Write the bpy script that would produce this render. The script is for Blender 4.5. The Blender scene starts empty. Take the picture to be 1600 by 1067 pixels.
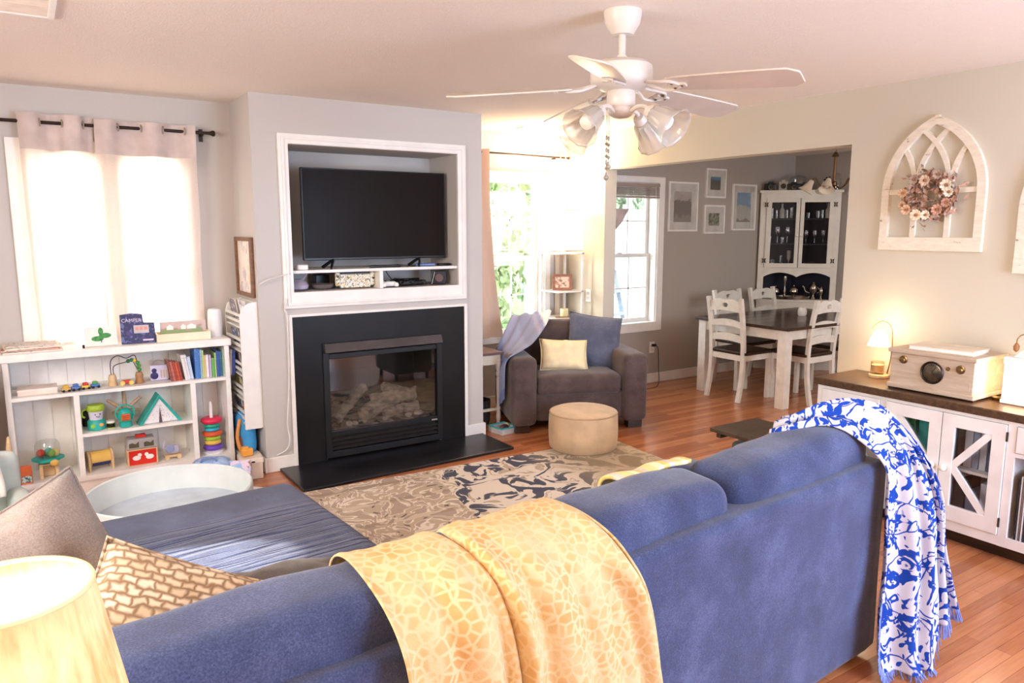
import bpy, bmesh, math, random
from mathutils import Vector, Matrix, noise, Euler
PI = math.pi
random.seed(7)
S = bpy.context.scene
COL = S.collection

# ------------------------------------------------------------------ camera, world, light, exposure
cam_d = bpy.data.cameras.new('camera')
cam_d.sensor_width = 36.0
cam_d.lens = 1160.0 / 1600.0 * 36.0
cam_d.clip_start = 0.05
cam = bpy.data.objects.new('camera', cam_d)
cam.location = (0, 0, 1.607)
cam.rotation_euler = (math.radians(90 - 8.663), 0, math.radians(-33.255))
COL.objects.link(cam)
S.camera = cam

S.view_settings.view_transform = 'Standard'
S.view_settings.look = 'None'
S.view_settings.gamma = 1.0
S.view_settings.use_curve_mapping = False
S.view_settings.exposure = 0.15
S.cycles.use_denoising = True
S.cycles.max_bounces = 8
S.cycles.diffuse_bounces = 5
S.cycles.transparent_max_bounces = 12
S.cycles.sample_clamp_indirect = 6.0
S.cycles.caustics_reflective = False
S.cycles.caustics_refractive = False

W = bpy.data.worlds.new('sky')
S.world = W
W.use_nodes = True
_bg = W.node_tree.nodes['Background']
_bg.inputs[0].default_value = (0.80, 0.90, 1.0, 1)
_bg.inputs[1].default_value = 6.0

def lamp(name, kind, loc, energy, col=(1, 1, 1), size=None, size_y=None, rot=(0, 0, 0), radius=None, spot=None):
    d = bpy.data.lights.new(name, kind)
    d.energy = energy
    d.color = col
    if kind == 'AREA':
        d.shape = 'RECTANGLE'
        d.size = size
        d.size_y = size_y or size
    if radius is not None:
        d.shadow_soft_size = radius
    o = bpy.data.objects.new(name, d)
    o.location = loc
    o.rotation_euler = rot
    COL.objects.link(o)
    return o

# daylight for the far windows, plus added fill lights and an added sun-patch spot
lamp('rear_fill_light', 'AREA', (3.0, -1.62, 1.4), 200, (0.54, 0.71, 1.0), 1.9, 1.8, (math.radians(90), 0, 0))  # assumed cool daylight, added as fill; the rear wall has no window
lamp('side_fill_light', 'AREA', (-1.72, 2.1, 1.6), 150, (1.0, 0.97, 0.93), 1.7, 1.5, (0, math.radians(-66), 0))  # fill added at the windowless left wall to brighten the shelf and chaise
lamp('daylight_alcove_window', 'AREA', (0.55, 7.6, 1.75), 480, (1.0, 0.97, 0.95), 1.5, 1.6, (math.radians(-90), 0, 0))
lamp('sunshine', 'SUN', (0, -10, 20), 5.0, (1.0, .96, .9), rot=(math.radians(42), 0, math.radians(-12)))
lamp('warm_fill_light', 'POINT', (-.7, -.5, 2.05), 72, (1.0, .68, .42), radius=.15)  # added warm fill behind the camera, no fixture stands there
_sp = lamp('added_sun_patch_spot', 'SPOT', (-1.7, 3.15, 1.9), 1500, (1.0, .95, .86), radius=.02)  # added spotlight for the chaise's sun patch; the left wall is solid
_sp.data.spot_size = math.radians(8)
_sp.data.spot_blend = .25
_sp.rotation_euler = (Vector((.40, 2.62, .47)) - Vector((-1.7, 3.15, 1.9))).to_track_quat('-Z', 'Y').to_euler()
lamp('dining_fill_light', 'AREA', (6.3, 1.15, 1.6), 42, (0.95, 0.97, 1.0), 1.6, 1.2, (math.radians(90), 0, 0))  # fill added at the solid front wall to brighten the dining room

# ------------------------------------------------------------------ materials
def lin(c):
    out = []
    for v in c[:3]:
        v = v / 255.0
        out.append(v / 12.92 if v <= 0.04045 else ((v + 0.055) / 1.055) ** 2.4)
    return (out[0], out[1], out[2], 1.0)

MATS = {}

class N:
    """small wrapper round a node tree"""
    def __init__(s, name):
        s.m = bpy.data.materials.new(name)
        s.m.use_nodes = True
        s.t = s.m.node_tree
        s.b = s.t.nodes['Principled BSDF']
        s.out = s.t.nodes['Material Output']
    def n(s, typ, **kw):
        nd = s.t.nodes.new(typ)
        for k, v in kw.items():
            setattr(nd, k, v)
        return nd
    def l(s, a, b):
        s.t.links.new(a, b)
    def coord(s, scale=(1, 1, 1), rot=(0, 0, 0), world=False):
        mp = s.n('ShaderNodeMapping')
        mp.inputs['Scale'].default_value = scale
        mp.inputs['Rotation'].default_value = rot
        if world:
            g = s.n('ShaderNodeNewGeometry')
            s.l(g.outputs['Position'], mp.inputs[0])
        else:
            tc = s.n('ShaderNodeTexCoord')
            s.l(tc.outputs['Object'], mp.inputs[0])
        return mp.outputs[0]
    def noise(s, co, scale, detail=3, rough=.5, dist=0):
        nd = s.n('ShaderNodeTexNoise')
        s.l(co, nd.inputs['Vector'])
        nd.inputs['Scale'].default_value = scale
        nd.inputs['Detail'].default_value = detail
        nd.inputs['Roughness'].default_value = rough
        nd.inputs['Distortion'].default_value = dist
        return nd.outputs[0]
    def ramp(s, fac, stops, interp='LINEAR'):
        r = s.n('ShaderNodeValToRGB')
        r.color_ramp.interpolation = interp
        e = r.color_ramp.elements
        while len(e) < len(stops):
            e.new(0.5)
        for i, (p, c) in enumerate(stops):
            e[i].position = p
            e[i].color = c
        s.l(fac, r.inputs[0])
        return r.outputs[0]
    def mix(s, fac, a, b, mode='MIX'):
        m = s.n('ShaderNodeMix', data_type='RGBA', blend_type=mode)
        for sock, v in ((m.inputs[0], fac), (m.inputs[6], a), (m.inputs[7], b)):
            if isinstance(v, (int, float)):
                sock.default_value = v
            elif isinstance(v, tuple):
                sock.default_value = v
            else:
                s.l(v, sock)
        return m.outputs[2]
    def math(s, op, a, b=None):
        m = s.n('ShaderNodeMath', operation=op)
        for sock, v in ((m.inputs[0], a), (m.inputs[1], b)):
            if v is None:
                continue
            if isinstance(v, (int, float)):
                sock.default_value = v
            else:
                s.l(v, sock)
        return m.outputs[0]
    def bump(s, h, strength=.3, dist=.01):
        b = s.n('ShaderNodeBump')
        b.inputs['Strength'].default_value = strength
        b.inputs['Distance'].default_value = dist
        s.l(h, b.inputs['Height'])
        s.l(b.outputs[0], s.b.inputs['Normal'])
    def base(s, v):
        if isinstance(v, tuple):
            s.b.inputs['Base Color'].default_value = v
        else:
            s.l(v, s.b.inputs['Base Color'])

def P(name, col, rough=.5, metal=0.0, var=.06, vscale=9, bump=0, bscale=90, spec=.4, sheen=0, emit=None, es=1.0):
    """painted / plastic / cloth surface with a little procedural unevenness"""
    if name in MATS:
        return MATS[name]
    w = N(name)
    c = lin(col)
    co = w.coord()
    f = w.noise(co, vscale, 4)
    a = tuple(max(0, x * (1 - var * 2)) for x in c[:3]) + (1,)
    b = tuple(min(1, x * (1 + var * 2)) for x in c[:3]) + (1,)
    w.base(w.ramp(f, [(.3, a), (.7, b)]))
    w.b.inputs['Roughness'].default_value = rough
    w.b.inputs['Metallic'].default_value = metal
    w.b.inputs['Specular IOR Level'].default_value = spec
    if sheen:
        w.b.inputs['Sheen Weight'].default_value = sheen
        w.b.inputs['Sheen Roughness'].default_value = .6
    if bump:
        w.bump(w.noise(co, bscale, 3), bump, .006)
    if emit:
        w.b.inputs['Emission Color'].default_value = lin(emit)
        w.b.inputs['Emission Strength'].default_value = es
    MATS[name] = w.m
    return w.m

def wood(name, c1, c2, scale=(1, 12, 12), rough=.4, spec=.4, bump=.1):
    if name in MATS:
        return MATS[name]
    w = N(name)
    co = w.coord(scale)
    f = w.noise(co, 3.0, 6, .6, .6)
    w.base(w.ramp(f, [(.3, lin(c1)), (.7, lin(c2))]))
    w.b.inputs['Roughness'].default_value = rough
    w.b.inputs['Specular IOR Level'].default_value = spec
    if bump:
        w.bump(f, bump, .004)
    MATS[name] = w.m
    return w.m

def glass_mat(name, tint=(1, 1, 1, 1), gloss=.06, rough=.02, frost=0):
    if name in MATS:
        return MATS[name]
    w = N(name)
    tr = w.n('ShaderNodeBsdfTransparent')
    tr.inputs[0].default_value = tint
    gl = w.n('ShaderNodeBsdfGlossy')
    gl.inputs['Roughness'].default_value = rough
    fr = w.n('ShaderNodeLayerWeight')
    fr.inputs[0].default_value = .25
    f = w.math('MULTIPLY', fr.outputs['Facing'], .5)
    f = w.math('ADD', f, gloss)
    mx = w.n('ShaderNodeMixShader')
    w.l(f, mx.inputs[0])
    w.l(tr.outputs[0], mx.inputs[1])
    if frost:
        df = w.n('ShaderNodeBsdfTranslucent')
        d2 = w.n('ShaderNodeBsdfDiffuse')
        d2.inputs[0].default_value = (.9, .86, .8, 1)
        df.inputs[0].default_value = (.9, .86, .8, 1)
        m2 = w.n('ShaderNodeMixShader')
        m2.inputs[0].default_value = .5
        w.l(df.outputs[0], m2.inputs[1])
        w.l(d2.outputs[0], m2.inputs[2])
        m3 = w.n('ShaderNodeMixShader')
        m3.inputs[0].default_value = frost
        w.l(tr.outputs[0], m3.inputs[1])
        w.l(m2.outputs[0], m3.inputs[2])
        w.l(m3.outputs[0], mx.inputs[1])
    w.l(gl.outputs[0], mx.inputs[2])
    w.l(mx.outputs[0], w.out.inputs[0])
    MATS[name] = w.m
    return w.m

def cloth_translucent(name, col, amount=.5, weave=260):
    if name in MATS:
        return MATS[name]
    w = N(name)
    c = lin(col)
    co = w.coord()
    f = w.noise(co, weave, 2)
    a = tuple(x * .9 for x in c[:3]) + (1,)
    cc = w.ramp(f, [(.35, a), (.65, c)])
    d = w.n('ShaderNodeBsdfDiffuse')
    t = w.n('ShaderNodeBsdfTranslucent')
    w.l(cc, d.inputs[0])
    w.l(cc, t.inputs[0])
    mx = w.n('ShaderNodeMixShader')
    mx.inputs[0].default_value = amount
    w.l(d.outputs[0], mx.inputs[1])
    w.l(t.outputs[0], mx.inputs[2])
    w.l(mx.outputs[0], w.out.inputs[0])
    MATS[name] = w.m
    return w.m

def glow(name, col, strength):
    if name in MATS:
        return MATS[name]
    w = N(name)
    w.base(lin(col))
    w.b.inputs['Emission Color'].default_value = lin(col)
    w.b.inputs['Emission Strength'].default_value = strength
    MATS[name] = w.m
    return w.m

# ---- special surfaces
def make_floor():
    w = N('oak_floorboards')
    co = w.coord((1, 1, 1), (0, 0, 0), True)
    br = w.n('ShaderNodeTexBrick')
    w.l(co, br.inputs['Vector'])
    br.offset = .37
    br.inputs['Scale'].default_value = 1.0
    br.inputs['Brick Width'].default_value = 1.15
    br.inputs['Row Height'].default_value = .057
    br.inputs['Mortar Size'].default_value = .0012
    br.inputs['Mortar Smooth'].default_value = .2
    br.inputs['Color1'].default_value = (.25, .25, .25, 1)
    br.inputs['Color2'].default_value = (.8, .8, .8, 1)
    br.inputs['Mortar'].default_value = (0, 0, 0, 1)
    g = w.n('ShaderNodeMapping')
    g.inputs['Scale'].default_value = (1.2, 22, 1)
    w.l(co, g.inputs[0])
    gr = w.noise(g.outputs[0], 3.2, 6, .62, .5)
    v = w.mix(.45, br.outputs['Color'], gr)
    w.base(w.ramp(v, [(.05, lin((78, 34, 16))), (.35, lin((160, 94, 58))), (.62, lin((194, 124, 80))), (.95, lin((216, 152, 106)))]))
    w.b.inputs['Roughness'].default_value = .22
    w.b.inputs['Specular IOR Level'].default_value = .55
    w.bump(br.outputs['Fac'], -.15, .002)
    return w.m

def make_ceiling():
    w = N('popcorn_ceiling')
    co = w.coord((1, 1, 1), (0, 0, 0), True)
    f = w.noise(co, 140, 4, .7)
    w.base(w.ramp(f, [(.3, lin((246, 232, 218))), (.7, lin((252, 244, 234)))]))
    w.b.inputs['Roughness'].default_value = .95
    w.b.inputs['Specular IOR Level'].default_value = .1
    w.bump(f, .5, .01)
    return w.m

def paint(name, col):
    w = N(name)
    co = w.coord((1, 1, 1), (0, 0, 0), True)
    f = w.noise(co, 180, 3)
    c = lin(col)
    w.base(w.ramp(f, [(.3, tuple(x * .97 for x in c[:3]) + (1,)), (.7, c)]))
    w.b.inputs['Roughness'].default_value = .75
    w.b.inputs['Specular IOR Level'].default_value = .25
    w.bump(f, .06, .003)
    return w.m

def make_rug():
    w = N('patchwork_rug_pile')
    co = w.coord()
    sx = w.n('ShaderNodeSeparateXYZ')
    w.l(co, sx.inputs[0])
    X, Y = sx.outputs[0], sx.outputs[1]
    warp = w.noise(co, 5, 3)
    wp = w.n('ShaderNodeVectorMath', operation='MULTIPLY_ADD')
    nz = w.n('ShaderNodeTexNoise')
    w.l(co, nz.inputs['Vector'])
    nz.inputs['Scale'].default_value = 3.0
    w.l(nz.outputs['Color'], wp.inputs[0])
    wp.inputs[1].default_value = (.35, .35, 0)
    w.l(co, wp.inputs[2])
    big = w.noise(wp.outputs[0], 4.6, 2.2, .5, 1.2)
    mid = w.noise(wp.outputs[0], 6.5, 2, .5, 1.6)
    fine = w.noise(co, 300, 2)
    cream, tan, char, taupe = lin((228, 218, 206)), lin((190, 174, 156)), lin((84, 88, 104)), lin((178, 162, 150))
    # middle patch: charcoal scrolls on cream
    m1 = w.ramp(big, [(.0, char), (.425, char), (.44, cream), (.56, cream), (.575, tan), (.62, tan), (.635, cream)], 'LINEAR')
    m1 = w.mix(w.ramp(mid, [(.60, (0, 0, 0, 1)), (.615, (1, 1, 1, 1))]), m1, char)
    # left patch: taupe with fine scrolls and bands
    m2 = w.ramp(mid, [(.0, taupe), (.46, taupe), (.475, cream), (.515, cream), (.53, tan), (.66, tan), (.675, lin((110, 104, 106)))])
    band = w.math('SINE', w.math('MULTIPLY', Y, 21.0))
    bw = w.ramp(band, [(.86, (0, 0, 0, 1)), (.9, (1, 1, 1, 1))])
    m2 = w.mix(bw, m2, w.ramp(mid, [(.48, lin((166, 150, 134))), (.5, lin((206, 192, 176)))]))
    # right patch: faded sand
    m3 = w.ramp(big, [(.0, lin((150, 134, 112))), (.43, lin((164, 148, 126))), (.46, lin((192, 176, 152))), (.6, lin((200, 184, 160))), (.62, lin((172, 156, 132)))])
    e = w.math('ADD', X, w.math('MULTIPLY', Y, -.12))
    s1 = w.ramp(w.math('ADD', e, 10 + .44), [(0, (0, 0, 0, 1)), (1, (1, 1, 1, 1))])
    f1 = w.math('GREATER_THAN', e, -.42)
    f2n = w.n('ShaderNodeMapRange')
    w.l(X, f2n.inputs[0])
    f2n.inputs[1].default_value = .30
    f2n.inputs[2].default_value = .72
    c = w.mix(f1, m2, m1)
    c = w.mix(f2n.outputs[0], c, m3)
    c = w.mix(.25, c, w.ramp(fine, [(.3, lin((110, 100, 90))), (.7, lin((235, 225, 210)))]), 'OVERLAY')
    w.base(c)
    w.b.inputs['Roughness'].default_value = .95
    w.b.inputs['Specular IOR Level'].default_value = .1
    w.bump(fine, .4, .004)
    return w.m

def make_sofa_fabric(name, c1, c2, c3, crease=None):
    w = N(name)
    co = w.coord()
    a = w.noise(co, 5, 4, .6)
    st = w.coord((1, 1, 1))
    b = w.noise(st, 230, 3, .7)
    c = w.mix(.5, a, b)
    w.base(w.ramp(c, [(.36, lin(c1)), (.5, lin(c2)), (.64, lin(c3))]))
    w.b.inputs['Roughness'].default_value = .9
    w.b.inputs['Specular IOR Level'].default_value = .15
    w.b.inputs['Sheen Weight'].default_value = .25
    if crease:
        sx = w.n('ShaderNodeSeparateXYZ')
        w.l(co, sx.inputs[0])
        lo, hi = w.n('ShaderNodeMapRange'), w.n('ShaderNodeMapRange')
        for q, (p0, p1) in ((lo, (crease[0], crease[0] + .2)), (hi, (crease[1] + .12, crease[1]))):
            w.l(sx.outputs[1], q.inputs[0])
            q.inputs[1].default_value = p0
            q.inputs[2].default_value = p1
        wv = w.noise(w.coord((1.1, 17, 1), (0, 0, .10)), 1.7, 2, .5, .4)
        gr = w.ramp(wv, [(.36, (0, 0, 0, 1)), (.56, (1, 1, 1, 1))])
        h = w.math('MULTIPLY', w.math('MULTIPLY', gr, w.math('MULTIPLY', lo.outputs[0], hi.outputs[0])), 1.1)
        w.bump(w.math('ADD', h, w.math('MULTIPLY', b, .3)), .9, .02)
    else:
        w.bump(b, .35, .004)
    return w.m

def make_leaf_throw():
    w = N('yellow_leaf_weave')
    co = w.coord((1, 1, 1))
    vo = w.n('ShaderNodeTexVoronoi', feature='DISTANCE_TO_EDGE')
    w.l(co, vo.inputs['Vector'])
    vo.inputs['Scale'].default_value = 36
    leaf = w.ramp(vo.outputs['Distance'], [(.05, (0, 0, 0, 1)), (.16, (1, 1, 1, 1))])
    tone = w.noise(co, 6, 3)
    y = w.ramp(tone, [(.35, lin((190, 142, 76))), (.65, lin((202, 162, 98)))])
    f = w.math('MULTIPLY', leaf, w.ramp(w.noise(co, 9, 2), [(.35, (.25, .25, .25, 1)), (.65, (.8, .8, .8, 1))]))
    c = w.mix(f, lin((212, 190, 148)), y)
    w.base(c)
    w.b.inputs['Roughness'].default_value = .9
    w.b.inputs['Specular IOR Level'].default_value = .1
    w.bump(w.noise(co, 260, 2), .3, .003)
    return w.m

def make_floral():
    w = N('blue_floral_weave')
    co = w.coord((1, 1, 1))
    nz = w.n('ShaderNodeTexNoise')
    w.l(co, nz.inputs['Vector'])
    nz.inputs['Scale'].default_value = 7
    wp = w.n('ShaderNodeVectorMath', operation='MULTIPLY_ADD')
    w.l(nz.outputs['Color'], wp.inputs[0])
    wp.inputs[1].default_value = (.10, .10, .10)
    w.l(co, wp.inputs[2])
    vo = w.n('ShaderNodeTexVoronoi', feature='F1')
    w.l(wp.outputs[0], vo.inputs['Vector'])
    vo.inputs['Scale'].default_value = 12
    fl = w.ramp(vo.outputs['Distance'], [(0, (1, 1, 1, 1)), (.12, (1, 1, 1, 1)), (.14, (0, 0, 0, 1)), (.20, (0, 0, 0, 1)), (.22, (1, 1, 1, 1)), (.36, (1, 1, 1, 1)), (.38, (0, 0, 0, 1))])
    br = w.noise(wp.outputs[0], 38, 2, .5, .8)
    bk = w.ramp(br, [(.44, (0, 0, 0, 1)), (.47, (1, 1, 1, 1))])
    flower = w.math('MULTIPLY', fl, bk)
    v2 = w.n('ShaderNodeTexVoronoi', feature='DISTANCE_TO_EDGE')
    w.l(wp.outputs[0], v2.inputs['Vector'])
    v2.inputs['Scale'].default_value = 8.0
    vine = w.ramp(v2.outputs['Distance'], [(.012, (1, 1, 1, 1)), (.022, (0, 0, 0, 1))])
    leafn = w.noise(wp.outputs[0], 23, 1.5, .4, 1.2)
    leaf = w.ramp(leafn, [(.55, (0, 0, 0, 1)), (.575, (1, 1, 1, 1))])
    al = w.math('MAXIMUM', w.math('MAXIMUM', flower, vine), leaf)
    w.base(w.mix(al, lin((196, 193, 200)), lin((30, 64, 150))))
    w.b.inputs['Roughness'].default_value = .9
    w.b.inputs['Specular IOR Level'].default_value = .1
    w.bump(w.noise(co, 260, 2), .3, .003)
    return w.m

def make_stripes(name, stops, axis, freq, rough=.9, bump=.3):
    w = N(name)
    co = w.coord()
    sx = w.n('ShaderNodeSeparateXYZ')
    w.l(co, sx.inputs[0])
    v = w.math('FRACT', w.math('MULTIPLY', sx.outputs[axis], freq))
    nz = w.noise(co, 160, 2)
    v2 = w.math('ADD', v, w.math('MULTIPLY', w.math('SUBTRACT', nz, .5), .1))
    w.base(w.ramp(v2, stops, 'CONSTANT'))
    w.b.inputs['Roughness'].default_value = rough
    w.b.inputs['Specular IOR Level'].default_value = .15
    w.bump(nz, bump, .004)
    return w.m

def make_print(name, bg, cols, scale=14, thr=.5, rough=.6):
    """printed paper / cloth with loose blotches of colour"""
    if name in MATS:
        return MATS[name]
    w = N(name)
    co = w.coord()
    c = lin(bg)
    for i, k in enumerate(cols):
        mp = w.n('ShaderNodeMapping')
        mp.inputs['Location'].default_value = (i * 3.1 + .7, i * 1.7, i * 2.3)
        w.l(co, mp.inputs[0])
        f = w.noise(mp.outputs[0], scale * (1 + .25 * i), 2, .5, .5)
        f = w.ramp(f, [(thr, (0, 0, 0, 1)), (thr + .04, (1, 1, 1, 1))])
        c = w.mix(f, c, lin(k))
    w.base(c)
    w.b.inputs['Roughness'].default_value = rough
    MATS[name] = w.m
    return w.m

def make_landscape(name, sky, mid, low, zmid, zlow):
    """a printed landscape: sky, hills, ground (local z up)"""
    w = N(name)
    co = w.coord()
    sx = w.n('ShaderNodeSeparateXYZ')
    w.l(co, sx.inputs[0])
    nz = w.noise(co, 14, 4)
    z = w.math('ADD', sx.outputs[2], w.math('MULTIPLY', w.math('SUBTRACT', nz, .5), .16))
    a = w.ramp(w.math('ADD', w.math('MULTIPLY', z, 2.0), .5), [(0, lin(low)), (zlow, lin(low)), (zlow + .02, lin(mid)), (zmid, lin(mid)), (zmid + .02, lin(sky)), (1, lin(tuple(min(255, k + 25) for k in sky)))])
    w.base(a)
    w.b.inputs['Roughness'].default_value = .35
    return w.m

# ------------------------------------------------------------------ mesh building
class B:
    def __init__(s):
        s.bm = bmesh.new()
    def _v(s, p, M):
        p = Vector(p)
        return s.bm.verts.new(M @ p if M is not None else p)
    def _f(s, vs):
        try:
            s.bm.faces.new(vs)
        except ValueError:
            pass
    def box(s, x0, x1, y0, y1, z0, z1, M=None):
        v = [s._v((x, y, z), M) for z in (z0, z1) for (x, y) in ((x0, y0), (x1, y0), (x1, y1), (x0, y1))]
        for f in ((3, 2, 1, 0), (4, 5, 6, 7), (0, 1, 5, 4), (1, 2, 6, 5), (2, 3, 7, 6), (3, 0, 4, 7)):
            s._f([v[i] for i in f])
        return s
    def cbox(s, c, size, M=None):
        return s.box(c[0] - size[0] / 2, c[0] + size[0] / 2, c[1] - size[1] / 2, c[1] + size[1] / 2, c[2] - size[2] / 2, c[2] + size[2] / 2, M)
    def lathe(s, prof, c=(0, 0, 0), seg=24, M=None, caps=True, sx=1, sy=1):
        rings = []
        for r, z in prof:
            rings.append([s._v((c[0] + sx * r * math.cos(2 * PI * i / seg), c[1] + sy * r * math.sin(2 * PI * i / seg), c[2] + z), M) for i in range(seg)])
        for a, b in zip(rings, rings[1:]):
            for i in range(seg):
                j = (i + 1) % seg
                s._f([a[i], a[j], b[j], b[i]])
        if caps:
            if prof[0][0] > 1e-5:
                s._f(list(reversed(rings[0])))
            if prof[-1][0] > 1e-5:
                s._f(rings[-1])
        return s
    def cyl(s, c, r, h, seg=20, M=None, r2=None):
        return s.lathe([(r, 0), (r2 if r2 is not None else r, h)], c, seg, M)
    def sph(s, c, r, seg=16, M=None, sc=(1, 1, 1)):
        rings = []
        nr = max(6, seg // 2)
        top = s._v((c[0], c[1], c[2] + r * sc[2]), M)
        bot = s._v((c[0], c[1], c[2] - r * sc[2]), M)
        for k in range(1, nr):
            t = PI * k / nr
            rings.append([s._v((c[0] + sc[0] * r * math.sin(t) * math.cos(2 * PI * i / seg), c[1] + sc[1] * r * math.sin(t) * math.sin(2 * PI * i / seg), c[2] + sc[2] * r * math.cos(t)), M) for i in range(seg)])
        for i in range(seg):
            j = (i + 1) % seg
            s._f([top, rings[0][i], rings[0][j]])
            s._f([bot, rings[-1][j], rings[-1][i]])
            for a, b in zip(rings, rings[1:]):
                s._f([a[i], b[i], b[j], a[j]])
        return s
    def tube(s, pts, r, seg=8, M=None, closed=False, radii=None):
        pts = [Vector(p) for p in pts]
        n = len(pts)
        rings = []
        up = Vector((0, 0, 1))
        prev = None
        for i, p in enumerate(pts):
            if closed:
                d = pts[(i + 1) % n] - pts[i - 1]
            else:
                d = pts[min(i + 1, n - 1)] - pts[max(i - 1, 0)]
            if d.length < 1e-9:
                d = Vector((0, 0, 1))
            d.normalize()
            if prev is None:
                a = d.cross(up)
                if a.length < .05:
                    a = d.cross(Vector((1, 0, 0)))
            else:
                a = prev - d * prev.dot(d)
            a.normalize()
            prev = a
            b = d.cross(a)
            rr = radii[i] if radii else r
            rings.append([s._v(p + a * rr * math.cos(2 * PI * k / seg) + b * rr * math.sin(2 * PI * k / seg), M) for k in range(seg)])
        pr = list(zip(rings, rings[1:]))
        if closed:
            pr.append((rings[-1], rings[0]))
        for a, b in pr:
            for k in range(seg):
                j = (k + 1) % seg
                s._f([a[k], a[j], b[j], b[k]])
        if not closed:
            s._f(list(reversed(rings[0])))
            s._f(rings[-1])
        return s
    def prism(s, pts, h, M=None, hole=None):
        """outline in local XY, extruded along +Z by h"""
        a = [s._v((p[0], p[1], 0), M) for p in pts]
        b = [s._v((p[0], p[1], h), M) for p in pts]
        s._f(list(reversed(a)))
        s._f(b)
        n = len(pts)
        for i in range(n):
            j = (i + 1) % n
            s._f([a[i], a[j], b[j], b[i]])
        return s
    def ring(s, outer, inner, h, M=None):
        """closed outline with a hole (same vertex count), extruded along +Z"""
        n = len(outer)
        A = [[s._v((p[0], p[1], z), M) for p in pl] for pl in (outer, inner) for z in (0, h)]
        o0, o1, i0, i1 = A
        for k in range(n):
            j = (k + 1) % n
            s._f([o0[k], o0[j], o1[j], o1[k]])
            s._f([i0[j], i0[k], i1[k], i1[j]])
            s._f([o1[k], o1[j], i1[j], i1[k]])
            s._f([o0[j], o0[k], i0[k], i0[j]])
        return s
    def bar(s, a, b, w, t, M=None, up=(0, 0, 1)):
        """straight bar of rectangular section from a to b"""
        a, b = Vector(a), Vector(b)
        d = (b - a).normalized()
        u = Vector(up)
        x = d.cross(u)
        if x.length < .01:
            x = d.cross(Vector((1, 0, 0)))
        x.normalize()
        y = x.cross(d)
        q = [(-w / 2, -t / 2), (w / 2, -t / 2), (w / 2, t / 2), (-w / 2, t / 2)]
        A = [s._v(a + x * i + y * j, M) for i, j in q]
        Bq = [s._v(b + x * i + y * j, M) for i, j in q]
        s._f(list(reversed(A)))
        s._f(Bq)
        for i in range(4):
            j = (i + 1) % 4
            s._f([A[i], A[j], Bq[j], Bq[i]])
        return s
    def sweep(s, pts, w, t):
        """rectangular section (w across X, t in the YZ plane) along a path in a YZ plane"""
        pts = [Vector(p) for p in pts]
        rings = []
        for i, p in enumerate(pts):
            d = (pts[min(i + 1, len(pts) - 1)] - pts[max(i - 1, 0)]).normalized()
            nn = Vector((0, -d.z, d.y))
            rings.append([s._v(p + Vector((a * w / 2, 0, 0)) + nn * b * t / 2, None) for a, b in ((-1, -1), (1, -1), (1, 1), (-1, 1))])
        for a, b in zip(rings, rings[1:]):
            for i in range(4):
                j = (i + 1) % 4
                s._f([a[i], a[j], b[j], b[i]])
        s._f(rings[0][::-1])
        s._f(rings[-1])
        return s
    def sheet(s, fn, nu, nv, M=None, wrap=False):
        g = [[s._v(fn(i / nu, j / nv), M) for j in range(nv + 1)] for i in range(nu + (0 if wrap else 1))]
        m = len(g)
        for i in range(nu):
            for j in range(nv):
                a, b = g[i], g[(i + 1) % m]
                s._f([a[j], b[j], b[j + 1], a[j + 1]])
        return s
    def soft(s, c, size, r=.05, n=14, puff=(0, 0, 0), amp=0, fs=6, seed=0, M=None, fn=None):
        """upholstered block: rounded box with bulging faces and uneven stuffing"""
        h = Vector(size) / 2
        r = min(r, min(h) * .98)
        inner = h - Vector((r, r, r))
        cache = {}
        off = Vector((seed * 3.7, seed * 1.9, seed * 5.3))
        def vert(p):
            k = (round(p[0], 4), round(p[1], 4), round(p[2], 4))
            if k in cache:
                return cache[k]
            q = Vector((p[0] * h.x, p[1] * h.y, p[2] * h.z))
            cl = Vector([max(-inner[i], min(inner[i], q[i])) for i in range(3)])
            d = q - cl
            nrm = d.normalized() if d.length > 1e-9 else Vector((0, 0, 1))
            pos = cl + nrm * r
            e = [1 - (pos[i] / h[i]) ** 2 if h[i] > 0 else 0 for i in range(3)]
            pos.x *= 1 + puff[0] * e[1] * e[2]
            pos.y *= 1 + puff[1] * e[0] * e[2]
            pos.z *= 1 + puff[2] * e[0] * e[1]
            if amp:
                pos += nrm * amp * noise.noise(pos * fs + off)
            if fn:
                pos = Vector(fn(pos))
            v = s._v(Vector(c) + pos, M)
            cache[k] = v
            return v
        ts = [math.sin(PI / 2 * (2 * i / n - 1)) for i in range(n + 1)]
        ts = [.5 * t + .5 * (2 * i / n - 1) for i, t in enumerate(ts)]
        for ax in range(3):
            for sg in (-1, 1):
                for i in range(n):
                    for j in range(n):
                        q = []
                        for a, b in ((i, j), (i + 1, j), (i + 1, j + 1), (i, j + 1)):
                            p = [0, 0, 0]
                            p[ax] = sg
                            p[(ax + 1) % 3] = ts[a]
                            p[(ax + 2) % 3] = ts[b]
                            q.append(vert(p))
                        s._f(q if sg > 0 else q[::-1])
        return s
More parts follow.
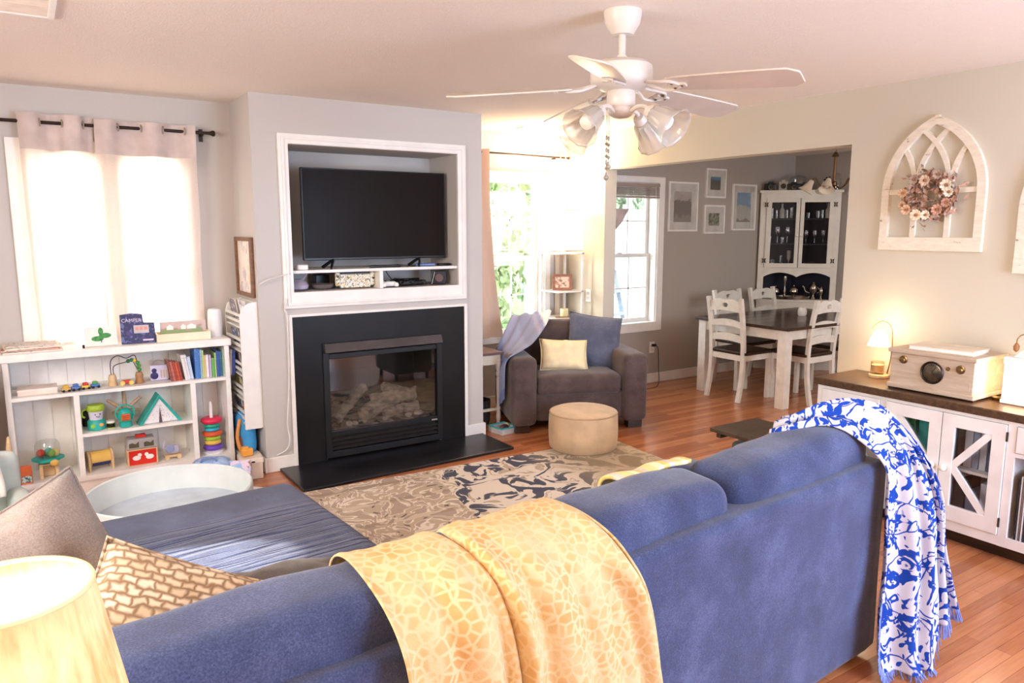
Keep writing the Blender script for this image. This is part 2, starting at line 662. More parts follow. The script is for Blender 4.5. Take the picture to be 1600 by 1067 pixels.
    def pillow(s, w, h, t, M=None, n=18, amp=.006, seed=0, pinch=.07):
        """scatter cushion lying in local XY, thickness along Z"""
        off = Vector((seed * 2.7, seed * 4.1, seed))
        gr = {}
        for sg in (1, -1):
            for i in range(n + 1):
                for j in range(n + 1):
                    u, v = 2 * i / n - 1, 2 * j / n - 1
                    edge = i in (0, n) or j in (0, n)
                    if edge and sg < 0:
                        gr[(sg, i, j)] = gr[(1, i, j)]
                        continue
                    x = u * w / 2 * (1 - pinch * (1 - v * v))
                    y = v * h / 2 * (1 - pinch * (1 - u * u))
                    z = sg * t / 2 * ((1 - abs(u) ** 2.6) * (1 - abs(v) ** 2.6)) ** .5
                    p = Vector((x, y, z))
                    k = noise.noise(p * 9 + off) * amp + noise.noise(p * 22 + off) * amp * .5
                    p.z += k * (0 if edge else 1)
                    gr[(sg, i, j)] = s._v(p, M)
            for i in range(n):
                for j in range(n):
                    q = [gr[(sg, i, j)], gr[(sg, i + 1, j)], gr[(sg, i + 1, j + 1)], gr[(sg, i, j + 1)]]
                    s._f(q if sg > 0 else q[::-1])
        return s
    def put(s, name, mat, parent=None, bevel=0, solid=0, sub=0, sharp=42, flat=False, at=None):
        me = bpy.data.meshes.new(name)
        bmesh.ops.recalc_face_normals(s.bm, faces=s.bm.faces)
        s.bm.to_mesh(me)
        s.bm.free()
        if not flat:
            for p in me.polygons:
                p.use_smooth = True
            me.set_sharp_from_angle(angle=math.radians(sharp))
        me.materials.append(mat)
        o = bpy.data.objects.new(name, me)
        COL.objects.link(o)
        if at is not None:
            o.location = at
        if parent is not None:
            o.parent = parent
        if solid:
            md = o.modifiers.new('thickness', 'SOLIDIFY')
            md.thickness = solid
            md.offset = 0
        if bevel:
            md = o.modifiers.new('bevel', 'BEVEL')
            md.width = bevel
            md.segments = 2
            md.limit_method = 'ANGLE'
            md.angle_limit = math.radians(50)
        if sub:
            md = o.modifiers.new('subdivision', 'SUBSURF')
            md.levels = sub
            md.render_levels = sub
        return o

def T(x=0, y=0, z=0, rx=0, ry=0, rz=0, s=1):
    return Matrix.Translation((x, y, z)) @ Euler((math.radians(rx), math.radians(ry), math.radians(rz))).to_matrix().to_4x4() @ Matrix.Scale(s, 4)

def thing(name, label, cat, loc=(0, 0, 0), rz=0, group=None, rot=None):
    o = bpy.data.objects.new(name, None)
    o.empty_display_size = .1
    COL.objects.link(o)
    o.location = loc
    o.rotation_euler = rot if rot else (0, 0, math.radians(rz))
    return tag(o, label, cat, group)

def tag(o, label, cat, group=None):
    o['label'] = label
    o['category'] = cat
    if group:
        o['group'] = group
    return o

def struct(o):
    o['kind'] = 'structure'
    return o

def dup(root, loc, rz=None, label=None, group=None, cat=None):
    r = root.copy()
    COL.objects.link(r)
    r.location = loc
    if rz is not None:
        r.rotation_euler = (0, 0, math.radians(rz))
    if label:
        r['label'] = label
    if group:
        r['group'] = group
    for ch in list(root.children):
        c = ch.copy()
        COL.objects.link(c)
        c.parent = r
        for g in list(ch.children):
            d = g.copy()
            COL.objects.link(d)
            d.parent = c
    return r

def catmull(pts, n):
    pts = [Vector(p) for p in pts]
    out = []
    m = len(pts) - 1
    for k in range(n + 1):
        t = k / n * m
        i = min(int(t), m - 1)
        f = t - i
        p0, p1, p2, p3 = pts[max(i - 1, 0)], pts[i], pts[i + 1], pts[min(i + 2, m)]
        out.append(.5 * ((2 * p1) + (p2 - p0) * f + (2 * p0 - 5 * p1 + 4 * p2 - p3) * f * f + (3 * p1 - p0 - 3 * p2 + p3) * f ** 3))
    return out

def at_curve(pts, t):
    m = len(pts) - 1
    t = max(0, min(1, t)) * m
    i = min(int(t), m - 1)
    return pts[i].lerp(pts[i + 1], t - i)

# shared finishes
WHITE = P('white_satin_paint', (238, 235, 231), .4, var=.02)
TRIM = P('white_trim_paint', (240, 236, 230), .45, var=.02)
WHITEW = P('white_painted_wood', (232, 228, 220), .45, var=.04, vscale=14)
BLACK = P('black_plastic', (22, 21, 22), .35, var=.1)
DARKM = P('dark_bronze_metal', (58, 46, 40), .35, metal=.8)
CHROME = P('brushed_nickel', (190, 184, 174), .28, metal=1.0)
BRASS = P('aged_brass', (150, 120, 80), .35, metal=1.0)
GLASS = glass_mat('clear_glass')
PANE = glass_mat('window_pane_glass', gloss=.02)
LIGHTWOOD = wood('light_beech_wood', (206, 170, 124), (228, 198, 156))
DARKWOOD = wood('espresso_wood', (44, 30, 22), (74, 52, 38), rough=.3)
CARD = P('plain_white_card', (238, 234, 226), .7, var=.03)
# ------------------------------------------------------------------ room shell
YA, YB, YC = 5.38, 5.62, 4.866       # alcove wall, far wall, chimney breast face
XR, XT = 4.30, 4.43                  # right-hand wall, its dining side
ZC = 2.44
WALL_GREY = paint('pale_grey_wall_paint', (198, 193, 188))
WALL_WARM = paint('greige_wall_paint', (206, 197, 178))
WALL_DIN = paint('taupe_dining_wall_paint', (176, 168, 160))

struct(B().box(-1.95, 7.85, -1.85, 5.85, -.1, 0).put('floor', make_floor(), flat=True))
struct(B().box(-1.95, 7.85, -1.85, 5.85, ZC, ZC + .1).put('ceiling', make_ceiling(), flat=True))

def wall_with_hole(name, mat, x0, x1, y0, y1, hx0, hx1, hz0, hz1):
    b = B()
    b.box(x0, hx0, y0, y1, 0, ZC).box(hx1, x1, y0, y1, 0, ZC)
    b.box(hx0, hx1, y0, y1, 0, hz0).box(hx0, hx1, y0, y1, hz1, ZC)
    return struct(b.put(name, mat, flat=True))

wall_with_hole('wall_alcove', WALL_GREY, -1.95, 1.245, YA, YA + .16, .09, .93, .92, 2.05)
wall_with_hole('wall_back', WALL_GREY, 2.92, XT, YB, YB + .16, 3.15, 4.04, .64, 2.06)
wall_with_hole('wall_dining_back', WALL_DIN, XT, 7.85, YB, YB + .16, 4.60, 5.46, .64, 2.06)

b = B()
b.box(1.245, 1.47, YC, YB + .16, 0, ZC).box(2.705, 2.92, YC, YB + .16, 0, ZC)
b.box(1.47, 2.705, YC, YB + .16, 2.14, ZC).box(1.47, 2.705, 5.30, YB + .16, 1.19, 2.14)
b.box(1.47, 2.705, YC, YB + .16, .83, 1.19)
b.box(1.47, 1.66, YC, YB, 0, .83).box(2.54, 2.705, YC, YB, 0, .83).box(1.66, 2.54, 5.28, YB, 0, .83)
struct(b.put('wall_chimney', WALL_GREY, flat=True))

b = B()
b.box(XR, XT, 5.075, YB, 0, ZC).box(XR, XT, 2.765, 5.075, 2.115, ZC).box(XR, XT, -1.85, 2.765, 0, ZC)
struct(b.put('wall_right', WALL_WARM, flat=True))
struct(B().box(7.65, 7.85, .9, YB, 0, ZC).put('wall_dining_right', WALL_DIN, flat=True))
struct(B().box(XT, 7.85, .9, 1.05, 0, ZC).put('wall_dining_front', WALL_DIN, flat=True))
struct(B().box(-1.95, -1.8, -1.85, YA, 0, ZC).put('wall_left', WALL_GREY, flat=True))
struct(B().box(-1.95, XT, -1.85, -1.7, 0, ZC).put('wall_rear', WALL_GREY, flat=True))

# skirting
b = B().box(1.245, 1.428, YC - .016, YC, 0, .10).box(2.772, 2.936, YC - .016, YC, 0, .10).box(2.92, 2.936, YC, YB, 0, .10)
b.box(1.229, 1.245, YC - .016, YA, 0, .10)
struct(b.put('baseboard_chimney', TRIM, bevel=.004, flat=True))
struct(B().box(2.936, XR, YB - .016, YB, 0, .10).box(XR - .016, XR, 5.075, YB - .016, 0, .10).put('baseboard_back', TRIM, bevel=.004, flat=True))
struct(B().box(XT, 7.03, YB - .016, YB, 0, .10).put('baseboard_dining', TRIM, bevel=.004, flat=True))
struct(B().box(XR - .016, XR, -1.7, 2.765, 0, .10).put('baseboard_right', TRIM, bevel=.004, flat=True))
struct(B().box(-1.8, 1.229, YA - .016, YA, 0, .10).put('baseboard_alcove', TRIM, bevel=.004, flat=True))

# picture-frame moulding round the television niche, its shelf and divider
def rect_ring(x0, x1, z0, z1, wl, wr, wb, wt, y, d):
    M = Matrix.Translation((0, y, 0)) @ Euler((PI / 2, 0, 0)).to_matrix().to_4x4()
    o = [(x0, z0), (x1, z0), (x1, z1), (x0, z1)]
    i = [(x0 + wl, z0 + wb), (x1 - wr, z0 + wb), (x1 - wr, z1 - wt), (x0 + wl, z1 - wt)]
    return o, i, d, M
b = B()
b.ring(*rect_ring(1.405, 2.772, 1.085, 2.205, .066, .068, .106, .064, YC, .022))
b.ring(*rect_ring(1.425, 2.752, 1.105, 2.185, .018, .018, .018, .018, YC - .02, .012))
struct(b.put('trim_1', TRIM, bevel=.003, flat=True))
b = B().box(1.47, 2.705, YC + .005, 5.30, 1.312, 1.332).box(2.085, 2.112, YC + .006, 5.29, 1.19, 1.312)
struct(b.put('trim_2', TRIM, bevel=.002, flat=True))
b = B().box(1.425, 1.45, YC - .02, YC, 0, 1.046).box(2.75, 2.775, YC - .02, YC, 0, 1.046).box(1.45, 2.75, YC - .02, YC, 1.028, 1.046)
struct(b.put('trim_3', TRIM, bevel=.002, flat=True))

# sash windows
def window(name, x0, x1, z0, z1, y, cas=.075, zm=1.315, cols=3, casr=None):
    w = bpy.data.objects.new(name, None)
    COL.objects.link(w)
    w.location = (0, 0, 0)
    struct(w)
    b = B()
    casr = casr or cas
    b.ring(*rect_ring(x0 - cas, x1 + casr, z0 - cas, z1 + cas * .7, cas, casr, cas, cas * .7, y, .02))
    b.put('window_casing', TRIM, w, bevel=.004, flat=True)
    b = B()
    for a in ((x0, x0 + .012), (x1 - .012, x1)):
        b.box(a[0], a[1], y - .005, y + .15, z0, z1)
    b.box(x0 + .012, x1 - .012, y - .004, y + .149, z1 - .012, z1).box(x0 + .001, x1 - .001, y - .03, y + .149, z0 - .012, z0 + .01)
    b.put('window_jamb', TRIM, w, flat=True)
    for nm, za, zb, yy in (('upper_sash', zm, z1 - .012, y + .115), ('lower_sash', z0 + .01, zm + .035, y + .085)):
        b = B()
        xa, xb = x0 + .012, x1 - .012
        b.ring(*rect_ring(xa, xb, za, zb, .04, .04, .04, .036, yy + .025, .025))
        for k in range(1, cols):
            xm = xa + (xb - xa) * k / cols
            b.box(xm - .007, xm + .007, yy + .006, yy + .018, za + .04, zb - .036)
        zmid = (za + zb) / 2
        b.box(xa + .04, xb - .04, yy + .006, yy + .018, zmid - .007, zmid + .007)
        sash = b.put(nm, WHITE, w, flat=True)
        B().box(xa + .04, xb - .04, yy + .010, yy + .013, za + .04, zb - .036).put('pane', PANE, sash, flat=True)
    b = B().box((x0 + x1) / 2 - .03, (x0 + x1) / 2 + .03, y + .075, y + .088, zm + .035, zm + .05)
    b.put('sash_lock', WHITE, w, flat=True)
    return w
window('window_1', .09, .93, .92, 2.05, YA, cas=.125, casr=.045)
window('window_2', 3.15, 4.04, .64, 2.06, YB, cas=.06)
window('window_3', 4.60, 5.46, .64, 2.06, YB, cas=.085)

# raised slatted blind in the dining window
t = thing('window_blind', 'raised taupe slatted blind bunched at the top of the dining room window', 'blind', (5.03, YB - .005, 1.95))
SLAT = P('taupe_blind_slats', (150, 128, 120), .5, var=.05)
B().box(-.425, .425, -.035, .02, .065, .10).put('headrail', P('blind_rail', (168, 146, 136), .5), t, bevel=.004, flat=True)
b = B()
for k in range(7):
    b.box(-.42, .42, -.033, .018, -.018 + k * .0115, -.0105 + k * .0115)
b.put('slat_stack', SLAT, t, flat=True)
B().box(-.422, .422, -.035, .02, -.045, -.024).put('bottom_rail', P('blind_bottom_rail', (176, 156, 148), .5), t, bevel=.003, flat=True)
B().tube([(.36, -.04, .07), (.362, -.045, -.15), (.36, -.042, -.42)], .0025, 6).put('pull_cord', WHITE, t)

# ceiling registers
def register(loc, lab, rz, w, d):
    t = thing('ceiling_vent', lab, 'air vent', loc, rz)
    b = B()
    o = [(-w / 2, -d / 2), (w / 2, -d / 2), (w / 2, d / 2), (-w / 2, d / 2)]
    i = [(x * (1 - .05 / w), y * (1 - .05 / d)) for x, y in o]
    b.ring(o, i, .012)
    b.put('vent_frame', TRIM, t, bevel=.003, flat=True)
    for k in range(8):
        y = -d / 2 + .035 + k * (d - .07) / 7
        B().box(-w / 2 + .025, w / 2 - .025, -.004, .004, -.006, .006, T(0, y, .008, 35)).put('slat', P('vent_slat_paint', (205, 188, 172), .5), t, flat=True)
register((3.70, 5.30, ZC - .012), 'white ceiling vent near the far window', 0, .30, .12)
register((.06, 3.45, ZC - .012), 'white ceiling vent above the toy alcove', 0, .25, .33)

# outlets
def outlet(M, lab, name='wall_outlet'):
    t = thing(name, lab, 'outlet')
    t.matrix_world = M
    B().box(-.036, .036, -.006, 0, -.058, .058).put('cover_plate', WHITE, t, bevel=.003, flat=True)
    for z in (-.024, .024):
        B().box(-.017, .017, -.009, -.004, z - .014, z + .014).put('socket', P('socket_face', (214, 208, 200), .4), t, bevel=.003, flat=True)
    return t
outlet(Matrix.Translation((5.435, YB, .375)), 'white wall outlet below the dining window with a black plug')
outlet(T(XR, 5.28, 1.0, 0, 0, -90), 'white wall outlet on the wall behind the lit floor lamp')
t = thing('power_cord', 'black power cord with plug hanging from the dining wall outlet', 'cord', (5.435, YB - .01, .40))
B().box(-.014, .03, -.035, .0, -.012, .014).put('plug', BLACK, t, bevel=.006)
B().tube(catmull([(.028, -.02, 0), (.05, -.03, -.03), (.045, -.05, -.14), (.0, -.1, -.24), (-.05, -.16, -.33), (-.12, -.2, -.395), (-.3, -.22, -.397)], 30), .004, 6).put('cable', BLACK, t)

# ------------------------------------------------------------------ outdoors
DECK = wood('weathered_deck_boards', (150, 146, 140), (190, 184, 176), (1, 10, 10), .8)
struct(B().box(-6, 16, 5.85, 26, -.6, -.5).put('ground_lawn', P('lawn_green', (120, 150, 84), .95, var=.2, vscale=3), flat=True))
struct(B().box(2.6, 11, 5.84, 8.6, -.5, -.38).put('deck_terrace', DECK, flat=True))
LEAF = P('sunlit_leaves', (186, 202, 156), .7, var=.25, vscale=2)
LEAF2 = P('grey_green_leaves', (160, 176, 150), .7, var=.25, vscale=2)
def tree(loc, h, r, lab, n, seed, mat, ls=.10):
    rnd = random.Random(seed)
    t = thing('garden_tree', lab, 'tree', loc)
    B().tube(catmull([(0, 0, 0), (.05, .02, h * .3), (-.04, .05, h * .6), (0, 0, h * .85)], 10), .08, 8, radii=[.11 - .008 * k for k in range(11)]).put('trunk', P('tree_bark', (96, 82, 66), .9, var=.2, bump=.4), t)
    b = B()
    for k in range(n):
        d = Vector((rnd.gauss(0, 1), rnd.gauss(0, 1), rnd.gauss(0, 1))).normalized() * rnd.random() ** .35
        p = Vector((d.x * r, d.y * r, h * .55 + d.z * h * .5))
        q = Euler((rnd.random() * 6, rnd.random() * 6, rnd.random() * 6)).to_matrix()
        l = ls * (.6 + rnd.random() * .8)
        vs = [b.bm.verts.new(p + q @ Vector(c)) for c in ((-l, 0, 0), (0, -l * .5, .02), (l, 0, 0), (0, l * .5, .02))]
        b._f(vs)
    o = b.put('foliage', mat, t, flat=True)
    o['kind'] = 'stuff'
tree((5.15, 9.4, -.5), 4.2, 1.15, 'leafy green tree outside the window beside the fireplace', 5200, 3, LEAF)
tree((3.3, 12.2, -.5), 3.6, 1.2, 'green tree half hidden by the chimney wall, outdoors', 3000, 4, LEAF)
tree((9.6, 12.6, -.5), 5.2, 1.9, 'tall grey green tree above the white fence', 3600, 5, LEAF2, .14)
tree((14.2, 14.0, -.5), 5.4, 1.9, 'tall grey green tree outside beyond the dining window', 3600, 8, LEAF2, .14)
# white board fence
t = thing('garden_fence', 'white board fence outdoors beyond the deck', 'fence', (6.55, 9.5, -.5))
FENCEW = P('white_vinyl_boards', (244, 246, 250), .5, var=.02)
for k in range(13):
    B().box(0, 6.0, -.02, .02, .02 + k * .185, .195 + k * .185).put('board', FENCEW, t, flat=True)
for x in (0, 2, 4, 6):
    B().box(x - .06, x + .06, -.06, .06, 0, 2.5).put('post', FENCEW, t, flat=True)
# slatted frame leaning outside the dining window
t = thing('folding_ladder', 'blue grey folding ladder standing on the deck outside the window', 'ladder', (6.25, 7.55, -.38), 15)
LADM = P('ladder_grey_paint', (150, 160, 178), .5)
for y0, y1 in ((-.45, 0), (.45, 0)):
    for x in (-.26, .26):
        B().bar((x * 1.15, y0, 0), (x, y1, 2.0), .06, .035, up=(1, 0, 0)).put('rail', LADM, t, flat=True)
for k in range(6):
    z = .3 + k * .29
    B().box(-.27, .27, -.45 * (1 - z / 2) - .05, -.45 * (1 - z / 2) + .04, z - .018, z + .018).put('step', LADM, t, flat=True)
B().box(-.28, .28, -.1, .1, 1.98, 2.02).put('top_cap', LADM, t, flat=True)
# deck railing
t = thing('deck_railing', 'pale deck railing with upright balusters outdoors', 'railing', (6.6, 8.45, -.38))
RAILM = P('railing_white', (226, 228, 236), .5)
B().box(0, 6, -.04, .04, .92, .98).put('handrail', RAILM, t, flat=True)
B().box(0, 6, -.03, .03, .08, .13).put('bottom_rail', RAILM, t, flat=True)
for k in range(41):
    B().box(k * .15 - .016, k * .15 + .016, -.016, .016, .13, .92).put('baluster', RAILM, t, flat=True)
# ------------------------------------------------------------------ fireplace
t = thing('fireplace', 'black gas fireplace with glass front and ceramic logs below the television', 'fireplace', (2.1, YC, 0))
SLATE = P('black_slate_tile', (17, 14, 13), .42, var=.25, vscale=5, bump=.05, bscale=30, spec=.3)
IRON = P('black_enamel_steel', (20, 19, 20), .42, var=.1)
FM = Matrix.Translation((0, -.0, 0)) @ Euler((PI / 2, 0, 0)).to_matrix().to_4x4()
def fr(b, x0, x1, z0, z1, w, y, d, wb=None, wt=None):
    wb = w if wb is None else wb
    wt = w if wt is None else wt
    M = Matrix.Translation((0, y, 0)) @ Euler((PI / 2, 0, 0)).to_matrix().to_4x4()
    return b.ring([(x0, z0), (x1, z0), (x1, z1), (x0, z1)], [(x0 + w, z0 + wb), (x1 - w, z0 + wb), (x1 - w, z1 - wt), (x0 + w, z1 - wt)], d, M)
b = B()
b.box(-.65, -.45, -.014, 0, .02, 1.027).box(.45, .65, -.014, 0, .02, 1.027).box(-.45, .45, -.014, 0, .835, 1.027)
b.put('slate_surround', SLATE, t, flat=True)
b = fr(B(), -.455, .455, .03, .836, .045, .01, .034)
b.box(-.41, .41, -.02, .0, .175, .215).box(-.41, .41, -.02, 0, .725, .76)
fs = b.put('insert_frame', IRON, t, bevel=.003, flat=True)
B().box(-.445, .445, -.012, .012, -.032, .032, T(0, -.035, .80, -25)).put('hood', P('grey_black_hood', (74, 68, 68), .35, var=.1), t, bevel=.003, flat=True)
b = B()
for k in range(4):
    B().box(-.41, .41, -.012, .012, -.004, .004, T(0, -.012, .062 + k * .03, 30)).put('louver', P('louver_steel', (46, 43, 44), .35), t, flat=True)
b = B().box(-.455, .455, .10, .11, .03, .20)
b.put('louver_backing', IRON, t, flat=True)
B().box(-.41, .41, -.002, .002, .21, .73).put('glass_door', glass_mat('smoked_fire_glass', (.72, .70, .70, 1), .07, .03), t, flat=True)
BRK = P('firebox_panel', (62, 54, 52), .9, var=.2, vscale=4)
b = B().box(-.43, .43, .395, .41, .03, .82).box(-.43, -.42, .02, .40, .03, .82).box(.42, .43, .02, .40, .03, .82).box(-.43, .43, .02, .40, .03, .205).box(-.43, .43, .02, .40, .81, .82)
b.put('firebox_lining', BRK, t, flat=True)
b = B().box(-.37, .38, .05, .34, .205, .225)
for k in range(70):
    x, y = random.uniform(-.36, .37), random.uniform(.05, .3)
    b.sph((x, y, .228), random.uniform(.008, .02), 6)
o = b.put('ember_bed', P('ash_embers', (120, 108, 102), .95, var=.3, vscale=30), t)
LOG = P('ceramic_log', (196, 182, 160), .9, var=.25, vscale=16, bump=.6, bscale=40)
def logg(a, bb, r, seed):
    pts = catmull([a, ((a[0] + bb[0]) / 2 + .01, (a[1] + bb[1]) / 2, (a[2] + bb[2]) / 2 + .012), bb], 12)
    rd = [r * (1 + .28 * noise.noise(Vector((k * .55, seed, 0)))) for k in range(13)]
    q = B().tube(pts, r, 12, radii=rd)
    for v in q.bm.verts:
        v.co += Vector((noise.noise(v.co * 22), noise.noise(v.co * 22 + Vector((5, 0, 0))), noise.noise(v.co * 22 + Vector((0, 5, 0))))) * .012
    return q.put('ceramic_log', LOG, t)
logg((-.33, .12, .26), (-.06, .26, .44), .036, 1)
logg((-.14, .10, .27), (.22, .20, .36), .055, 2)
logg((-.02, .22, .34), (.30, .12, .38), .05, 3)
logg((.06, .16, .45), (.32, .22, .31), .036, 4)
logg((.02, .08, .26), (.30, .09, .29), .034, 6)
b = B()
for k in range(16):
    b.sph((random.uniform(-.34, .34), random.uniform(.05, .12), .235), random.uniform(.012, .03), 8, None, (1, 1, .7))
b.put('ceramic_chips', P('pale_rock_wool', (206, 198, 188), .95, var=.2, vscale=30), t)['kind'] = 'stuff'
B().box(.36, .405, -.026, -.019, .188, .197).put('nameplate', P('nameplate_grey', (160, 156, 150), .4), t, flat=True)

t = tag(B().prism([(1.325, 4.345), (2.905, 4.405), (2.905, YC), (1.325, YC)], .02).put('hearth_slab', P('black_hearth_slate', (26, 25, 29), .28, var=.3, vscale=4), bevel=.003, flat=True), 'flat black slate hearth in front of the fireplace', 'hearth')

# ------------------------------------------------------------------ television and niche
t = thing('television', 'large black flat screen television in the wall niche', 'television', (2.13, 5.0, 1.332))
B().box(-.54, .54, -.012, .018, .058, .678).put('tv_case', BLACK, t, bevel=.004, flat=True)
B().box(-.35, .35, .018, .055, .12, .5).put('rear_housing', BLACK, t, bevel=.01, flat=True)
B().box(-.531, .531, -.0145, -.011, .074, .67).put('tv_screen', P('dark_tv_screen', (30, 24, 21), .3, var=.02, spec=.06), t, flat=True)
for x in (-.33, .33):
    b = B().bar((x - .05, -.09, .004), (x, 0, .062), .012, .02).bar((x - .05, .09, .004), (x, 0, .062), .012, .02)
    b.put('stand_foot', BLACK, t)

ZN = 1.192
t = thing('incense_jar', 'lilac grey glazed jar with two curled ear shaped handles', 'jar', (1.545, 5.0, ZN))
GLZ = P('lilac_grey_glaze', (178, 170, 190), .22, var=.15, spec=.6)
B().lathe([(.04, 0), (.066, .012), (.072, .035), (.055, .058), (.03, .07), (.028, .074)], seg=28).put('jar_body', GLZ, t)
for s in (-1, 1):
    B().tube(catmull([(s * .028, 0, .066), (s * .05, 0, .092), (s * .064, 0, .114), (s * .05, 0, .118), (s * .034, 0, .104)], 14), .007, 8).put('ear_handle', GLZ, t)
t = thing('round_dish', 'low dark round dish beside the lilac jar in the niche', 'dish', (1.725, 5.04, ZN))
B().lathe([(.06, 0), (.075, .012), (.085, .034), (.08, .034), (.06, .016), (.0, .014)], seg=28).put('bowl', P('smoky_glaze', (112, 100, 98), .35), t)
t = thing('router_box', 'small black box behind the round dish in the niche', 'router', (1.77, 5.2, ZN))
B().box(-.05, .05, -.05, .05, 0, .09).put('box_body', BLACK, t, bevel=.006, flat=True)
t = thing('game_console', 'white floral handheld game console standing in its dock', 'game console', (1.94, 4.955, ZN))
FLW = make_print('daisy_print', (236, 230, 214), [(92, 110, 70), (226, 180, 80), (120, 118, 100)], 60, .58, .4)
B().box(-.112, .112, .0, .03, .004, .1).put('dock', FLW, t, bevel=.006, flat=True)
B().box(-.105, .105, .006, .02, .03, .112).put('handheld_screen', BLACK, t, bevel=.003, flat=True)
for s in (-1, 1):
    g = B().soft((s * .128, .012, .066), (.036, .028, .098), .013, 8).put('grip', FLW, t)
    B().cyl((0, 0, 0), .008, .006, 12, T(s * .130, -.001, .085 if s < 0 else .068, 90)).put('thumbstick', BLACK, g)
t = thing('game_controller', 'white game controller lying in the niche beside the divider', 'controller', (2.17, 4.93, ZN))
B().soft((0, 0, .024), (.11, .08, .036), .017, 10).put('body', WHITE, t)
for s in (-1, 1):
    B().soft((s * .047, -.032, .019), (.034, .06, .032), .015, 8).put('grip', WHITE, t)
    B().cyl((s * .022, -.01, .04), .008, .01, 10).put('thumbstick', BLACK, t)
t = thing('cable_heap', 'tangle of black cables and adapters in the niche', 'cables', (2.33, 5.0, ZN))
for k in range(7):
    rr = random.Random(k)
    pts = [(rr.uniform(-.1, .16), rr.uniform(-.08, .1), .008 + rr.uniform(0, .04)) for _ in range(7)]
    B().tube(catmull(pts, 40), .004, 6).put('cable', BLACK, t)
B().soft((.0, -.02, .022), (.12, .06, .04), .01, 8).put('adapter', BLACK, t)
B().soft((.12, 0, .02), (.10, .06, .036), .01, 8).put('adapter', BLACK, t)
B().tube(catmull([(-.06, .06, .03), (-.09, .1, .09), (-.06, .2, .118)], 14), .003, 6).put('cable', BLACK, t)
t = thing('speaker_dock', 'black angular gadget with glossy front at the end of the niche', 'gadget', (2.60, 4.97, ZN), -18)
B().prism([(-.06, 0), (.05, 0), (.06, .055), (.045, .105), (-.035, .1)], .05, T(0, .025, 0, 90)).put('body', P('glossy_black', (26, 22, 22), .15), t, bevel=.005, flat=True)
B().cyl((0, 0, 0), .03, .004, 20, T(.0, -.024, .05, 90)).put('dial', P('bronze_sheen', (88, 60, 50), .3, metal=.6), t)
t = thing('white_hub', 'small white box on the shelf under the television edge', 'adapter', (1.555, 4.93, 1.332))
B().soft((0, 0, .018), (.075, .05, .036), .01, 8).put('body', WHITE, t)
t = thing('remote_control', 'blue tinted remote control on the television shelf', 'remote', (2.47, 4.93, 1.332), -12)
B().soft((0, 0, .012), (.15, .04, .02), .008, 8).put('body', P('blue_grey_remote', (96, 116, 164), .35), t)
b = B()
for i in range(5):
    for j in range(2):
        b.cyl((-.05 + i * .022, -.009 + j * .018, .02), .005, .004, 8)
b.put('buttons', BLACK, t)['kind'] = 'stuff'
t = thing('remote_control', 'black remote control at the right end of the television shelf', 'remote', (2.635, 4.95, 1.332), 8)
B().soft((0, 0, .01), (.11, .04, .018), .008, 8).put('body', BLACK, t)
t = thing('sensor_bar', 'thin black bar lying under the television', 'sensor bar', (2.16, 4.94, 1.332))
B().soft((0, 0, .01), (.24, .022, .018), .006, 8).put('body', BLACK, t)
B().tube(catmull([(.12, 0, .008), (.25, .01, .006), (.3, .05, .04), (.28, .09, .09)], 16), .003, 6).put('cable', BLACK, t)

# white cord round the fireplace trim
t = thing('power_cord', 'thin white cord running from the niche down the fireplace trim', 'cord', (1.5, YC - .03, 1.315))
WC = P('white_cord', (226, 222, 220), .5)
B().tube(catmull([(-.02, .03, -.0), (-.09, -.01, -.005), (-.2, -.02, -.03), (-.25, .0, -.06)], 24), .0035, 6).put('cable', WC, t)
B().tube(catmull([(-.08, .0, -.16), (-.10, -.005, -.23), (-.085, -.002, -.30), (-.09, .005, -.7), (-.115, .0, -.98), (-.105, .0, -1.1), (-.13, .0, -1.17), (-.19, .012, -1.2)], 50), .0045, 6).put('cable', WC, t)

# ------------------------------------------------------------------ ceiling fan
FX, FY = 2.03, 2.31
t = thing('ceiling_fan', 'white ceiling fan with five blades and four glass light shades', 'ceiling fan', (FX, FY, 0))
FW = P('fan_white_enamel', (216, 206, 194), .35, var=.02)
B().lathe([(.042, 2.352), (.05, 2.365), (.068, 2.395), (.074, 2.43), (.074, 2.44)], seg=32).put('canopy', FW, t)
B().cyl((0, 0, 2.268), .014, .1, 16).put('downrod', FW, t)
B().lathe([(.0, 2.275), (.02, 2.275), (.022, 2.262), (.05, 2.258), (.10, 2.25), (.119, 2.235), (.122, 2.215), (.122, 2.178), (.115, 2.165), (.09, 2.15), (.06, 2.142), (.0, 2.142)], seg=40, caps=False).put('motor_housing', FW, t)
B().lathe([(.0, 2.146), (.05, 2.146), (.056, 2.135), (.056, 2.085), (.05, 2.078), (.052, 2.066), (.046, 2.05), (.028, 2.04), (.0, 2.036)], seg=32, caps=False).put('switch_housing', FW, t)
BLADE = P('fan_blade_white', (212, 200, 186), .3, var=.03)
